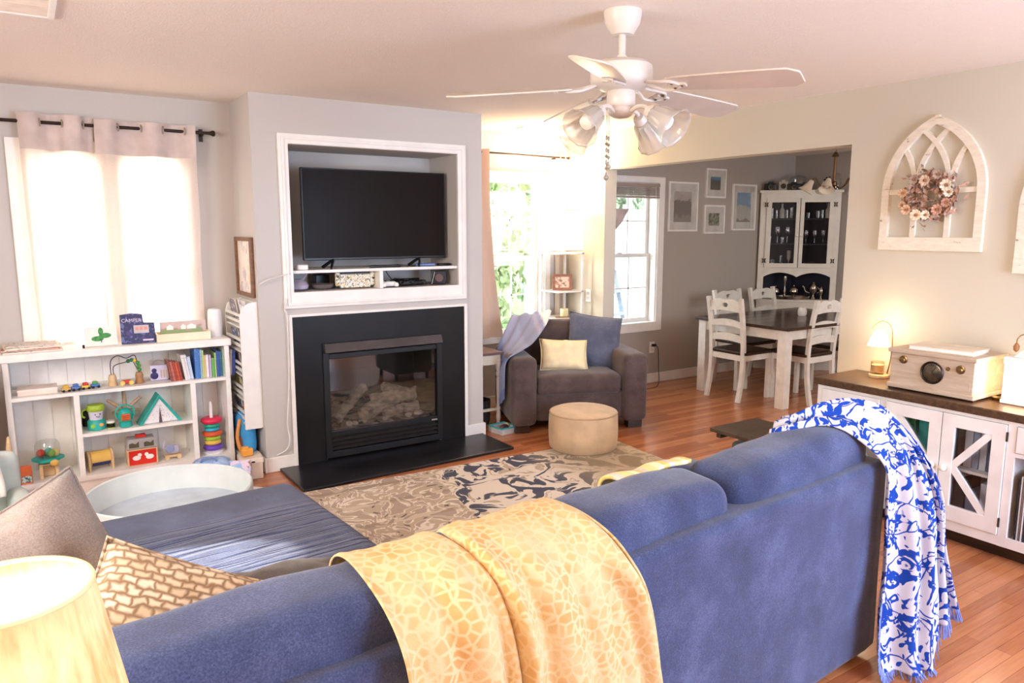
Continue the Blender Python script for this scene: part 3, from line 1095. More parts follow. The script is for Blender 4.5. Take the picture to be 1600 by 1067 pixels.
for k in range(5):
    M = Matrix.Rotation(math.radians(-68 + 72 * k), 4, 'Z') @ Matrix.Translation((0, 0, 2.158)) @ Euler((0, math.radians(3.3), 0)).to_matrix().to_4x4() @ Euler((math.radians(-14), 0, 0)).to_matrix().to_4x4()
    out = []
    prof = [(.20, .050), (.26, .060), (.42, .069), (.60, .074), (.652, .073), (.688, .044), (.690, .040)]
    for x, y in prof:
        out.append((x, -y))
    for x, y in reversed(prof):
        out.append((x, y))
    bl = B().prism(out, .007, M).put('blade', BLADE, t, bevel=.002)
    b = B()
    for s in (-1, 1):
        b.tube([M @ Vector(p) for p in catmull([(.075, s * .012, .02), (.13, s * .022, .004), (.17, s * .040, -.004), (.215, s * .036, -.004), (.245, s * .008, -.004)], 12)], .0065, 8)
    b.box(.20, .27, -.012, .012, -.008, 0, M)
    b.put('blade_iron', FW, bl)
    b = B()
    for p in ((.22, .02), (.22, -.02), (.255, 0)):
        b.cyl((p[0], p[1], -.010), .005, .004, 8, M)
    b.put('screws', BRASS, bl)['kind'] = 'stuff'
SHADE = glass_mat('ribbed_clear_shade', (.97, .95, .92, 1), .05, .15, frost=.42)
BULB = P('frosted_bulb', (240, 232, 218), .3, var=.01)
for k, a in enumerate((101, 14, 192, -76)):
    R0 = Matrix.Rotation(math.radians(a), 4, 'Z')
    arm = B().tube([R0 @ Vector(p) for p in catmull([(.045, 0, 2.06), (.08, 0, 2.075), (.115, 0, 2.07), (.135, 0, 2.05)], 12)], .009, 8).put('light_arm', FW, t)
    M = R0 @ Matrix.Translation((.135, 0, 2.05)) @ Euler((0, math.radians(122), 0)).to_matrix().to_4x4()
    B().lathe([(.0, -.016), (.022, -.012), (.028, .0), (.030, .022), (.026, .024), (.0, .02)], seg=20, M=M, caps=False).put('shade_holder', FW, arm)
    b = B()
    prof = [(.028, .015), (.038, .03), (.047, .065), (.055, .10), (.068, .13), (.076, .14)]
    seg = 36
    rings = []
    for r, z in prof:
        rings.append([b.bm.verts.new(M @ Vector(((r + .002 * math.cos(12 * 2 * PI * i / seg)) * math.cos(2 * PI * i / seg), (r + .002 * math.cos(12 * 2 * PI * i / seg)) * math.sin(2 * PI * i / seg), z))) for i in range(seg)])
    for r1, r2 in zip(rings, rings[1:]):
        for i in range(seg):
            b._f([r1[i], r1[(i + 1) % seg], r2[(i + 1) % seg], r2[i]])
    b.put('glass_shade', SHADE, arm, solid=.003)
    B().lathe([(.012, .02), (.014, .04), (.026, .06), (.031, .08), (.026, .1), (.012, .108), (.0, .11)], seg=18, M=M, caps=False).put('light_bulb', BULB, arm)
for nm, x, y, zt, zb in (('pull_chain', -.06, .0, 2.05, 1.86), ('pull_chain', -.045, .03, 2.05, 1.82)):
    c = B().tube([(x, y, zt), (x, y, zb)], .0015, 5).put(nm, CHROME, t)
    b = B()
    z = zb
    k = 0
    while z < zt - .08:
        b.lathe([(0, -.008), (.005, -.004), (.0075, .0), (.005, .004), (0, .008)] if k % 2 else [(0, -.011), (.0045, -.006), (.0045, .006), (0, .011)], (x, y, z), 8, caps=False)
        z += .024
        k += 1
    b.sph((x, y, zb - .012), .011, 10)
    b.put('crystal_beads', P('smoky_crystal', (150, 140, 126), .1, spec=.8), c)['kind'] = 'stuff'
# ------------------------------------------------------------------ alcove: curtains
CURT = cloth_translucent('blush_linen_curtain', (232, 216, 206), .42)
def curtain_panel(x0, x1, y, z0, z1, n, ph, amp, t, seed, sway=.02, mat=None, flare=0):
    w = x1 - x0
    def fn(u, v):
        z = z1 + (z0 - z1) * v
        a = amp * (1 - .35 * min(1, v * 3)) * (1 + .25 * noise.noise(Vector((u * 3, v * 2, seed))))
        x = x0 + u * w * (1 + flare * v * v) + sway * v * math.sin(u * 5 + seed) + .008 * noise.noise(Vector((u * 6, v * 4, seed + 3)))
        return (x, y + a * math.sin(2 * PI * (n * u + ph)) + .01 * noise.noise(Vector((u * 8, v * 3, seed))), z)
    if mat is None:
        hb = lambda u, v: Vector(fn(u, v * .145)) + Vector((0, -.005, 0))
        B().sheet(hb, 72, 5).put('header_band', P('blush_header_band', (206, 190, 182), .9), t, sharp=80)
    return B().sheet(fn, 72, 26).put('curtain_cloth', mat or CURT, t, sharp=80)

def eyelets(x0, x1, y, z, n, ph, t):
    w = x1 - x0
    for k in range(-1, int(2 * n) + 3):
        u = (k / 2.0 - ph) / n
        if .02 < u < .98:
            x = x0 + u * w
            pts = [(x + .004, y + .022 * math.cos(a * PI / 9), z + .022 * math.sin(a * PI / 9)) for a in range(18)]
            B().tube(pts, .0045, 6, closed=True).put('eyelet', CHROME, t)
t = thing('window_curtain', 'pale blush eyelet curtain covering the window above the toy shelf, left panel', 'curtain', (0, 0, 0), group='curtains over the toy shelf window')
curtain_panel(.035, .425, 5.30, .84, 2.275, 1.75, .5, .036, t, 1)
eyelets(.035, .425, 5.30, 2.225, 1.75, .5, t)
t = thing('window_curtain', 'pale blush eyelet curtain hanging nearest the chimney corner', 'curtain', (0, 0, 0), group='curtains over the toy shelf window')
curtain_panel(.43, 1.0, 5.295, .84, 2.262, 2.25, .5, .036, t, 5)
eyelets(.43, 1.0, 5.295, 2.225, 2.25, .5, t)
t = thing('curtain_rod', 'dark bronze curtain rod above the toy shelf window', 'curtain rod', (0, 5.30, 2.225))
B().tube([(-.35, 0, 0), (1.09, 0, 0)], .010, 12).put('rod', DARKM, t)
B().lathe([(.0, -.03), (.01, -.028), (.012, -.015), (.02, 0), (.018, .012), (.0, .02)], (0, 0, 0), 14, T(1.115, 0, 0, 0, 90), caps=False).put('finial', DARKM, t)
for x in (-.2, 1.055):
    b = B().bar((x, 0, -.012), (x, .08, -.012), .008, .016)
    b.box(x - .012, x + .012, .07, .08, -.05, .03)
    b.put('bracket', DARKM, t)
struct(B().box(.43, .56, YA - .01, YA + .15, .92, 2.05).put('trim_4', TRIM, bevel=.004, flat=True))

# ------------------------------------------------------------------ toy shelf
BX, BY = -.15, 5.04
t = thing('toy_bookcase', 'low white open bookcase full of toys under the curtained window', 'bookcase', (BX, BY, 0))
SH = P('bookcase_white', (245, 242, 237), .5, var=.03)
for nm, x in (('side_panel', 0), ('side_panel', 1.205)):
    B().box(x, x + .03, .005, .315, 0, .85).put(nm, SH, t, bevel=.002, flat=True)
B().box(-.012, 1.247, -.012, .318, .85, .895).put('top_board', SH, t, bevel=.004, flat=True)
B().box(.03, 1.205, .004, .305, .62, .64).put('shelf', SH, t, flat=True)
B().box(.365, .985, .006, .305, .36, .38).put('shelf', SH, t, flat=True)
B().box(.03, 1.205, .004, .305, .09, .12).put('shelf', SH, t, flat=True)
for x in (.335, .985):
    B().box(x, x + .03, .005, .305, .12, .62).put('divider', SH, t, flat=True)
b = B()
for k in range(12):
    x = .03 + k * 1.175 / 12
    b.box(x + .001, x + 1.175 / 12 - .001, .305, .312, .1, .85)
b.box(.03, 1.205, .312, .315, .1, .85)
b.put('beadboard_back', SH, t, flat=True)
B().box(.03, 1.205, .02, .035, 0, .09).put('plinth', SH, t, flat=True)

# things on top
def book_flat(loc, w, d, h, rz, mat, lab, group='papers stacked on the toy shelf', name='picture_book', cat='book'):
    t = thing(name, lab, cat, loc, rz, group)
    B().box(-w / 2, w / 2, -d / 2, d / 2, 0, .0022).box(-w / 2, w / 2, -d / 2, d / 2, h - .0022, h).put('cover', mat, t, flat=True)
    B().box(-w / 2 + .003, w / 2 - .004, -d / 2 + .003, d / 2 - .003, .0022, h - .0022).put('pages', CARD, t, flat=True)
    return t
PB1 = make_print('cream_board_print', (232, 220, 200), [(196, 150, 110), (150, 120, 96)], 40, .6)
PB2 = make_print('rust_board', (190, 120, 84), [(226, 200, 170)], 30, .62)
PB3 = make_print('grey_board', (206, 196, 184), [(130, 110, 100)], 50, .6)
z = .895
for (w, d, h, rz, m, lab) in ((.30, .24, .010, 3, PB3, 'grey board book at the bottom of the stack on the toy shelf'), (.29, .22, .008, -4, PB2, 'rust coloured board in the middle of the stack on the toy shelf'), (.28, .21, .012, 6, PB1, 'cream printed board near the top of the stack on the toy shelf'), (.24, .18, .008, -6, PB3, 'grey speckled card topmost on the toy shelf stack')):
    book_flat((.0, 5.19, z), w, d, h, rz, m, lab)
    z += h + .0005

def book_up(loc, w, d, h, mat, lab, lean=0, rz=0, group=None, name='storybook', pages=CARD):
    """upright book: w = thickness (x), d = depth (y), spine towards the room"""
    t = thing(name, lab, 'book', loc, 0, group, rot=(0, math.radians(lean), math.radians(rz)))
    b = B()
    c = min(.0025, w * .2)
    b.box(-w / 2, -w / 2 + c, 0, d, 0, h).box(w / 2 - c, w / 2, 0, d, 0, h).box(-w / 2, w / 2, -.0015, .002, 0, h)
    b.put('cover', mat, t, flat=True)
    B().box(-w / 2 + c, w / 2 - c, .002, d - .003, .002, h - .004).put('pages', pages, t, flat=True)
    return t

t = thing('picture_book', 'white picture book with a green leaf print standing beside the navy one', 'book', (.362, 5.13, .896), 0, rot=(math.radians(-10), 0, math.radians(2)))
B().box(-.088, .088, -.008, .0, 0, .118).put('cover', CARD, t, flat=True)
B().box(-.086, .086, .0, .008, .001, .116).put('pages', CARD, t, flat=True)
b = B()
for x, z, sx, sz in ((-.02, .045, .034, .016), (.022, .062, .034, .016), (0, .088, .014, .024)):
    b.sph((x, -.009, z), 1, 12, None, (sx, .0015, sz))
b.box(-.0025, .0025, -.0105, -.0085, .02, .08)
b.put('leaf_print', P('leaf_green_ink', (66, 140, 74), .6, var=.25, vscale=40), t)
t = thing('picture_book', 'navy camping picture book with a stepped top edge', 'book', (.565, 5.12, .896), 0, rot=(math.radians(-9), 0, math.radians(-3)))
B().prism([(-.095, 0), (.1, 0), (.095, .125), (.035, .13), (.03, .182), (-.03, .19), (-.095, .182)], .014, T(0, .006, 0, 90)).put('cover', make_print('night_navy_print', (44, 46, 92), [(74, 66, 120), (96, 110, 160)], 40, .58, .5), t, flat=True)
B().soft((.02, -.009, .088), (.085, .004, .05), .002, 6).put('camper_picture', P('camper_pink_grey', (196, 190, 196), .5), t)
b = B()
for x in (-.005, .02, .045):
    b.box(x - .009, x + .009, -.0125, -.0105, .082, .102)
b.put('window_picture', P('camper_windows', (226, 150, 130), .5), t, flat=True)
def lettering(txt, size, M, mat, parent, name='lettering', ext=.0006):
    cu = bpy.data.curves.new(name, 'FONT')
    cu.body = txt
    cu.size = size
    cu.extrude = ext
    cu.align_x = 'CENTER'
    tmp = bpy.data.objects.new('tmp', cu)
    COL.objects.link(tmp)
    dg = bpy.context.evaluated_depsgraph_get()
    me = bpy.data.meshes.new_from_object(tmp.evaluated_get(dg))
    bpy.data.objects.remove(tmp)
    me.transform(M)
    me.materials.clear()
    me.materials.append(mat)
    o = bpy.data.objects.new(name, me)
    COL.objects.link(o)
    o.parent = parent
    return o
INKW = P('pale_lilac_ink', (214, 200, 226), .5)
lettering('CAMPER', .030, T(-.032, -.0092, .135, 90), INKW, t)
B().box(.025, .085, -.0105, -.0088, .014, .024).put('caption_strip', INKW, t, flat=True)

t = thing('wooden_tray', 'pale wooden toy tray on the bookcase top', 'tray', (.825, 5.155, .896), 0)
b = B().box(-.16, .16, -.075, -.065, 0, .05).box(-.16, .16, .065, .075, 0, .05).box(-.16, -.15, -.065, .065, 0, .05).box(.15, .16, -.065, .065, 0, .05).box(-.15, .15, -.065, .065, 0, .008)
b.put('tray_box', P('cream_tray_wood', (240, 224, 196), .5, var=.05), t, bevel=.002, flat=True)
t = thing('farm_picture_card', 'farm scene card standing up in the pale wooden tray', 'card', (.838, 5.17, .905), 0, rot=(math.radians(-8), 0, 0))
B().box(-.138, .138, 0, .006, 0, .108).put('card', make_landscape('farm_card_print', (200, 172, 160), (170, 140, 120), (128, 148, 78), .62, .60), t, flat=True)
b = B()
for x, w in ((-.08, .04), (.05, .055), (-.0, .03)):
    b.prism([(x - w / 2, .055), (x + w / 2, .055), (x + w / 2, .075), (x, .09), (x - w / 2, .075)], .002, T(0, -.0002, 0, 90))
b.put('painted_farmhouse', P('farmhouse_white', (242, 238, 232), .6), t, flat=True)
t = thing('room_diffuser', 'white tapered cylinder humidifier at the right end of the bookcase top', 'humidifier', (1.035, 5.18, .896))
B().lathe([(.0, 0), (.040, 0), (.043, .008), (.046, .08), (.042, .17), (.036, .184), (.0, .186)], seg=28, caps=False).put('body', P('diffuser_white', (236, 234, 236), .3, var=.01), t)
B().lathe([(.0, .1855), (.018, .1865), (.016, .19), (0, .19)], seg=18, caps=False).put('mist_cap', P('diffuser_cap', (214, 212, 214), .3), t)
t = thing('toy_figure', 'tiny black toy beside the white picture book', 'toy', (.262, 5.07, .896))
B().soft((0, 0, .012), (.014, .014, .022), .005, 6).put('toy_body', BLACK, t)

# row 1
t = thing('flat_box', 'low pinkish white box lying on the top inside shelf', 'box', (.01, 5.16, .641))
B().box(-.1, .1, -.07, .07, 0, .03).put('box_body', P('pink_white_card', (236, 216, 204), .6), t, bevel=.003, flat=True)
B().box(-.102, .102, -.072, .072, .022, .036).put('box_lid', P('pink_white_lid', (240, 224, 214), .6), t, bevel=.003, flat=True)
for k, (c, nm) in enumerate((((226, 180, 70), 'yellow'), ((80, 118, 190), 'blue'), ((204, 58, 46), 'red'), ((92, 170, 84), 'green'))):
    t = thing('toy_car', '%s roofed wooden toy car in the row on the top inside shelf' % nm, 'toy car', (.152 + k * .052, 5.09 + k * .012, .641), 10, 'wooden toy cars')
    B().soft((0, 0, .017), (.048, .034, .018), .006, 6).put('car_body', P('car_body_%d' % k, [(214, 176, 110), (92, 120, 180), (222, 190, 80), (70, 120, 190)][k], .4), t)
    B().soft((0, 0, .033), (.028, .03, .018), .006, 6).put('car_roof', P('car_roof_%d' % k, c, .4), t)
    for sx in (-.015, .015):
        for sy in (-.017, .013):
            B().cyl((0, 0, 0), .008, .005, 12, T(sx, sy + .005, .008, 90)).put('wheel', BLACK, t)
t = thing('bead_maze', 'wooden bead maze toy with curved wires', 'toy', (.47, 5.14, .641))
for x, m in ((-.065, LIGHTWOOD), (.085, wood('mid_brown_wood', (150, 106, 70), (186, 140, 98)))):
    B().lathe([(.026, 0), (.028, .004), (.022, .03), (.024, .05), (.018, .07), (0, .07)], (x, 0, 0), 18).put('post_base', m, t)
b = B()
b.tube(catmull([(-.07, 0, .06), (-.068, 0, .15), (-.03, 0, .185), (.02, 0, .165), (.07, 0, .175), (.085, 0, .06)], 30), .003, 6)
b.tube(catmull([(-.055, .01, .06), (-.05, .01, .12), (.02, .01, .14), (.05, .01, .15), (.09, .01, .06)], 30), .003, 6)
b.put('wire', P('brown_wire', (92, 72, 60), .4), t)
for x, z, c in ((.03, .145, (60, 110, 80)), (.05, .15, (60, 120, 90)), (.065, .145, (230, 196, 80)), (.082, .13, (70, 150, 80)), (.088, .11, (80, 160, 70)), (.09, .085, (70, 150, 200))):
    B().sph((x, .005, z), .013, 10).put('bead', P('bead_%d_%d' % c[:2], c, .35), t)
B().soft((.01, -.02, .02), (.055, .03, .022), .006, 6).put('slider_car', P('toy_red', (198, 62, 50), .4), t)
for x in (-.015, .035):
    B().cyl((0, 0, 0), .014, .01, 14, T(x, -.035, .016, 90)).put('wheel', P('toy_yellow', (236, 200, 110), .4), t)
t = thing('toy_purse', 'lilac toy carry case with a navy bird shape and grey handle', 'toy', (.675, 5.16, .641), -6)
B().soft((0, 0, .052), (.11, .035, .1), .01, 8).put('case', P('lilac_card', (206, 200, 226), .5), t)
B().tube(catmull([(-.035, 0, .1), (-.03, 0, .122), (0, 0, .13), (.03, 0, .122), (.035, 0, .1)], 16), .005, 6).put('handle', P('grey_handle', (150, 144, 146), .5), t)
b = B().sph((-.03, -.017, .035), .024, 12, None, (1, .15, 1)).sph((-.03, -.017, .068), .016, 12, None, (1, .15, 1))
b.put('bird_print', P('navy_ink', (56, 50, 100), .5), t)
b = B()
for k in range(3):
    b.box(.005 + k * .016, .015 + k * .016, -.0185, -.017, .02, .07)
b.put('panel_print', P('beige_ink', (196, 180, 160), .5), t, flat=True)
rb = [((150, 84, 74), .135), ((186, 110, 96), .13), ((170, 70, 56), .125), ((196, 92, 66), .12), ((160, 62, 48), .12)]
x = .738
for k, (c, h) in enumerate(rb):
    book_up((x, 5.08, .641), .0125, .11, h, P('rust_cloth_%d' % k, c, .6, var=.15, vscale=50), ['dark brick red small book beside the lilac case', 'dusty pink small book in the red set', 'brick red small book in the middle of the red set', 'orange red small book in the red set', 'deep rust small book at the end of the red set'][k], -9, 0, 'small red books')
    x += .0138
bk = [(.016, .165, (236, 230, 226), -8, 'white book leaning beside the red set'), (.015, .165, (226, 226, 232), -8, 'pale grey white book leaning against the tall blue one'), (.018, .15, (196, 214, 236), -7, 'pale blue slim book leaning on the tall blue one'),
      (.030, .196, (74, 124, 196), 0, 'tall bright blue book, tallest on the shelf'), (.012, .19, (150, 180, 206), 0, 'thin grey blue book right of the tall blue one'), (.010, .185, (200, 214, 120), 0, 'thin lime book beside the tall blue pair'), (.012, .15, (216, 190, 140), 0, 'thin tan book in the upright row'),
      (.015, .15, (244, 240, 244), 0, 'white slim book in the upright row'), (.013, .15, (196, 170, 206), 0, 'lilac slim book in the upright row'), (.020, .125, (112, 186, 96), 0, 'short green book, lowest in the upright row'), (.009, .16, (170, 206, 120), 0, 'thin light green book behind the short green one'),
      (.020, .17, (52, 84, 160), 0, 'dark blue book with pale lettering in the upright row'), (.016, .165, (60, 110, 140), 0, 'teal blue book in the upright row'), (.016, .17, (142, 180, 150), 0, 'sage green book in the upright row'), (.014, .15, (244, 244, 244), 0, 'white book before the pink one'),
      (.011, .155, (206, 80, 120), 3, 'thin pink book near the end of the row'), (.014, .17, (236, 240, 246), 3, 'white book with pale spine near the bookcase side'), (.016, .165, (70, 96, 186), 3, 'royal blue patterned book at the end of the row')]
x = .815
SP = 0
for k, (w, h, c, ln, lab) in enumerate(bk):
    m = make_print('spine_%d' % k, c, [tuple(min(255, int(v * .6 + 110)) for v in c), tuple(int(v * .75) for v in c)], 70, .62, .5)
    book_up((x + w / 2, 5.085 + random.uniform(-.008, .008), .641), w, .16, h, m, lab, ln, 0, 'storybooks on the toy shelf')
    x += w + .0012 + (.010 if k == 2 else 0)

# row 2
ZR = .381
TEAL = P('toy_teal', (44, 170, 158), .4)
t = thing('toy_blender', 'green and teal toy coffee maker with a smiling face', 'toy', (.298, 5.13, ZR), 4)
B().lathe([(.044, 0), (.05, .006), (.05, .052), (.042, .064), (0, .064)], seg=22).put('base', TEAL, t)
B().lathe([(.036, .064), (.042, .12), (.0, .122)], seg=22).put('jug', P('jug_white_lilac', (226, 220, 236), .3), t)
B().lathe([(.046, .118), (.052, .128), (.052, .142), (.044, .156), (.0, .158)], seg=26).put('lid', P('toy_lime', (176, 206, 66), .4), t)
B().tube(catmull([(-.045, 0, .13), (-.07, 0, .125), (-.075, 0, .095), (-.06, 0, .08)], 12), .006, 8).put('handle', P('toy_lime', (176, 206, 66)), t)
b = B().sph((-.008, -.037, .1), .0045, 8).sph((.018, -.036, .1), .0045, 8)
b.tube(catmull([(-.006, -.038, .088), (.005, -.041, .083), (.016, -.038, .088)], 8), .0018, 6)
b.put('face', P('face_ink', (70, 50, 90), .5), t)
B().sph((-.024, -.043, .03), .015, 10, None, (1, .4, 1)).put('green_button', P('button_green', (140, 200, 80), .4), t)
B().sph((.02, -.046, .034), .014, 10, None, (1, .4, .8)).put('orange_button', P('button_orange', (232, 170, 100), .4), t)
t = thing('toy_speaker', 'dark round toy part behind the toy coffee maker', 'toy', (.262, 5.26, ZR))
B().lathe([(.034, 0), (.036, .02), (.03, .09), (0, .092)], seg=18).put('body', P('dark_brown_plastic', (62, 54, 50), .5), t)
B().lathe([(.02, .092), (.02, .1), (0, .1)], seg=14).put('knob', BLACK, t)
t = thing('toy_jar', 'small jar with black and lime label between two toys', 'jar', (.374, 5.12, ZR))
B().cyl((0, 0, 0), .023, .034, 18).put('jar_body', P('jar_lime', (170, 180, 60), .4), t)
B().lathe([(.0235, .006), (.0235, .03)], seg=18, caps=False).put('label_band', BLACK, t)
B().cyl((0, 0, .034), .024, .012, 18).put('jar_lid', WHITE, t)
t = thing('toy_lantern', 'teal toy camping lantern with an orange window', 'toy', (.455, 5.10, ZR))
B().lathe([(.03, 0), (.036, .004), (.036, .03), (.03, .036), (0, .036)], seg=20).put('base', TEAL, t)
B().lathe([(.03, .034), (.042, .05), (.044, .075), (.036, .1), (.026, .115), (.012, .12), (0, .12)], seg=20).put('lantern_body', TEAL, t)
B().soft((0, -.04, .068), (.05, .016, .042), .006, 8).put('window', P('toy_orange', (222, 112, 56), .4), t)
b = B()
for k in range(3):
    b.box(-.02, .02, -.050, -.047, .053 + k * .012, .059 + k * .012)
b.put('grille_bars', P('toy_orange_dark', (180, 80, 40), .4), t, flat=True)
B().tube(catmull([(-.046, 0, .06), (-.052, 0, .1), (-.03, 0, .13), (0, 0, .138), (.03, 0, .13), (.052, 0, .1), (.046, 0, .06)], 24), .005, 8).put('handle', TEAL, t)
t = thing('wooden_tree', 'bare wooden toy tree standing behind the teal lantern', 'toy', (.468, 5.22, ZR))
b = B()
for a, l in ((90, .17), (130, .15), (50, .15), (160, .08), (20, .09)):
    r = math.radians(a)
    b.tube([(0, 0, .06 if a in (90, 130, 50) else .04), (.5 * l * math.cos(r), 0, .06 + .5 * l * math.sin(r)), (l * math.cos(r), 0, .04 + l * math.sin(r))], .011, 8, radii=[.014, .012, .010])
b.put('branches', wood('drift_wood', (170, 138, 108), (200, 170, 140)), t)
B().lathe([(.035, 0), (.03, .01), (.014, .02), (.013, .07), (0, .07)], seg=14).put('trunk', wood('drift_wood', (170, 138, 108), (200, 170, 140)), t)
t = thing('toy_tent', 'teal edged toy tent with a sprinkled white front', 'toy', (.65, 5.12, ZR), 3)
M = T(0, .055, 0, 90)
B().prism([(-.112, .004), (.112, .004), (.0, .168)], .09, M).put('tent_front', make_print('sprinkle_print', (236, 232, 236), [(214, 80, 110), (80, 90, 140), (90, 180, 170)], 120, .66, .6), t, flat=True)
b = B()
for s in (-1, 1):
    b.prism([(s * .128, 0), (s * .106, 0), (0, .160), (0, .186)] if s < 0 else [(0, .186), (0, .160), (.106, 0), (.128, 0)], .11, T(0, .065, 0, 90))
b.put('tent_edge', TEAL, t, bevel=.003, flat=True)
B().prism([(-.010, .002), (.010, .002), (0, .10)], .004, T(0, -.0352, 0, 90)).put('tent_door', P('tent_door_brown', (92, 78, 84), .7), t, flat=True)  # brown wedge for the door on the tent front

# row 3
ZR = .121
t = thing('roller_drum', 'wooden roller drum with yellow and navy panel', 'toy', (.30, 5.15, ZR), 8)
B().cyl((0, 0, 0), .046, .11, 24, T(-.055, 0, .072, 0, 90)).put('roller', P('drum_yellow', (232, 190, 96), .5), t)
b = B()
for k in range(6):
    a0, a1 = math.radians(-20 - k * 9), math.radians(-29 - k * 9)
    vs = [b.bm.verts.new((x, -.0475 * math.cos(a), .072 + .0475 * math.sin(a))) for a in (a0, a1) for x in (-.05, .052)]
    b._f([vs[0], vs[1], vs[3], vs[2]])
b.put('navy_panel', P('navy_paint', (50, 54, 110), .5), t)
for x in (-.072, .056):
    b = B().cyl((0, 0, 0), .052, .014, 26, T(x, 0, .072, 0, 90))
    b.box(x + .001, x + .013, -.05, -.028, 0, .075).box(x + .001, x + .013, .028, .05, 0, .075)
    b.put('end_frame', LIGHTWOOD, t, bevel=.002)
t = thing('toy_barn', 'red and grey wooden toy barn with farm pictures', 'toy', (.535, 5.14, ZR), 0)
B().prism([(-.088, 0), (.088, 0), (.088, .105), (-.088, .105)], .1, T(0, .05, 0, 90)).put('barn_wall', LIGHTWOOD, t, bevel=.003, flat=True)
B().box(-.078, .078, -.0525, -.048, .006, .098).put('red_door', P('barn_red', (214, 48, 36), .4), t, flat=True)
B().prism([(-.09, .108), (.09, .108), (.075, .172), (-.075, .172)], .1, T(0, .05, 0, 90)).put('barn_roof', P('barn_grey', (176, 172, 172), .4), t, bevel=.003, flat=True)
B().box(-.03, .03, -.02, .02, .172, .19).put('handle', P('barn_red', (214, 48, 36)), t, bevel=.004, flat=True)
b = B()
for x, z, s in ((-.035, .05, 1), (.04, .05, -1)):
    b.sph((x, -.053, z), .02, 10, None, (1.2, .1, .8)).sph((x + s * .018, -.053, z + .018), .012, 8, None, (1, .1, 1))
b.put('hen_picture', P('hen_white', (240, 236, 230), .5), t)
b = B()
for x in (-.045, .04):
    b.prism([(x - .028, .118), (x + .028, .118), (x + .028, .155), (x + .01, .14), (x - .01, .15), (x - .028, .145)], .003, T(0, -.0495, 0, 90))
b.put('roof_picture', P('barn_brown', (92, 84, 60), .5), t, flat=True)
t = thing('toy_elephant', 'small grey blue wheeled elephant toy beside the barn', 'toy', (.71, 5.13, ZR), 0)
ELE = P('elephant_grey', (186, 184, 202), .6)
B().soft((.01, 0, .062), (.07, .04, .06), .02, 8).put('body', ELE, t)
B().tube(catmull([(-.025, 0, .07), (-.045, 0, .08), (-.045, 0, .105), (-.035, 0, .12)], 12), .009, 8).put('trunk', ELE, t)
B().sph((-.012, -.024, .075), .026, 12, None, (1, .25, 1.1)).put('ear', P('elephant_blue', (150, 160, 200), .6), t)
B().box(-.045, .055, -.022, .022, .014, .03).put('cart', LIGHTWOOD, t, bevel=.003, flat=True)
for x in (-.03, .04):
    for y in (-.027, .021):
        B().cyl((0, 0, 0), .014, .006, 14, T(x, y + .006, .014, 90)).put('wheel', LIGHTWOOD, t)

# left column
t = thing('ball_popper', 'wooden ball popper toy with clear dome and teal hopper', 'toy', (.03, 5.15, ZR))
b = B().box(-.05, -.03, -.04, .04, 0, .08).box(.03, .05, -.04, .04, 0, .08).box(-.03, .03, .02, .04, 0, .08).box(-.05, .05, -.04, .04, .08, .09)
b.put('wooden_base', LIGHTWOOD, t, bevel=.003, flat=True)
B().lathe([(.04, .09), (.085, .108), (.085, .125), (.05, .125), (.04, .1)], seg=6).put('hopper', TEAL, t, flat=True)
B().lathe([(.062, .125), (.066, .16), (.066, .20), (.055, .222), (.02, .232), (0, .232)], seg=24, caps=False).put('dome', glass_mat('clear_toy_dome', (.95, .95, .93, 1), .08), t)
for x, y, z, c in ((-.035, -.01, .155, (206, 70, 52)), (.005, .01, .152, (90, 190, 180)), (.038, -.015, .15, (226, 206, 90)), (.02, -.03, .15, (130, 180, 90))):
    B().sph((x, y, z), .024, 12).put('ball', P('ball_%d' % c[0], c, .35), t)
B().sph((.03, -.075, .102), .02, 10, None, (1.2, .4, 1)).put('flower_badge', P('badge_gold', (220, 180, 96), .5), t)
t = thing('toy_box', 'small orange card box beside the ball popper', 'box', (-.085, 5.08, ZR))
B().box(-.028, .028, -.02, .02, 0, .105).put('box_body', P('card_orange', (222, 108, 60), .5), t, bevel=.002, flat=True)
B().box(-.024, .024, -.0215, -.0195, .01, .05).put('label', make_print('toy_box_label', (190, 210, 200), [(60, 120, 120), (60, 60, 70)], 60, .55), t, flat=True)

# right column: ring stacker
t = thing('ring_stacker', 'rainbow ring stacker toy with a white post', 'toy', (.965, 5.13, ZR))
B().lathe([(.062, 0), (.066, .01), (.04, .022), (0, .024)], seg=26).put('base', P('stacker_white', (236, 232, 236), .4), t)
B().lathe([(.012, .02), (.010, .32), (.007, .345), (0, .35)], seg=16).put('post', P('stacker_white', (236, 232, 236)), t)
for k, (c, r, h) in enumerate((((112, 72, 190), .062, .034), ((240, 196, 92), .053, .032), ((176, 216, 66), .053, .028), ((232, 96, 56), .064, .032), ((70, 186, 214), .047, .024), ((42, 170, 140), .050, .030), ((222, 44, 84), .068, .038))):
    z = .024 + sum((.034, .032, .028, .032, .024, .030, .038)[:k])
    B().lathe([(.012, z + .002), (r - h * .4, z), (r - h * .1, z + h * .18), (r, z + h * .5), (r - h * .1, z + h * .82), (r - h * .4, z + h), (.012, z + h - .002)], seg=28, caps=False).put('ring', P('ring_colour_%d' % k, c, .35), t)
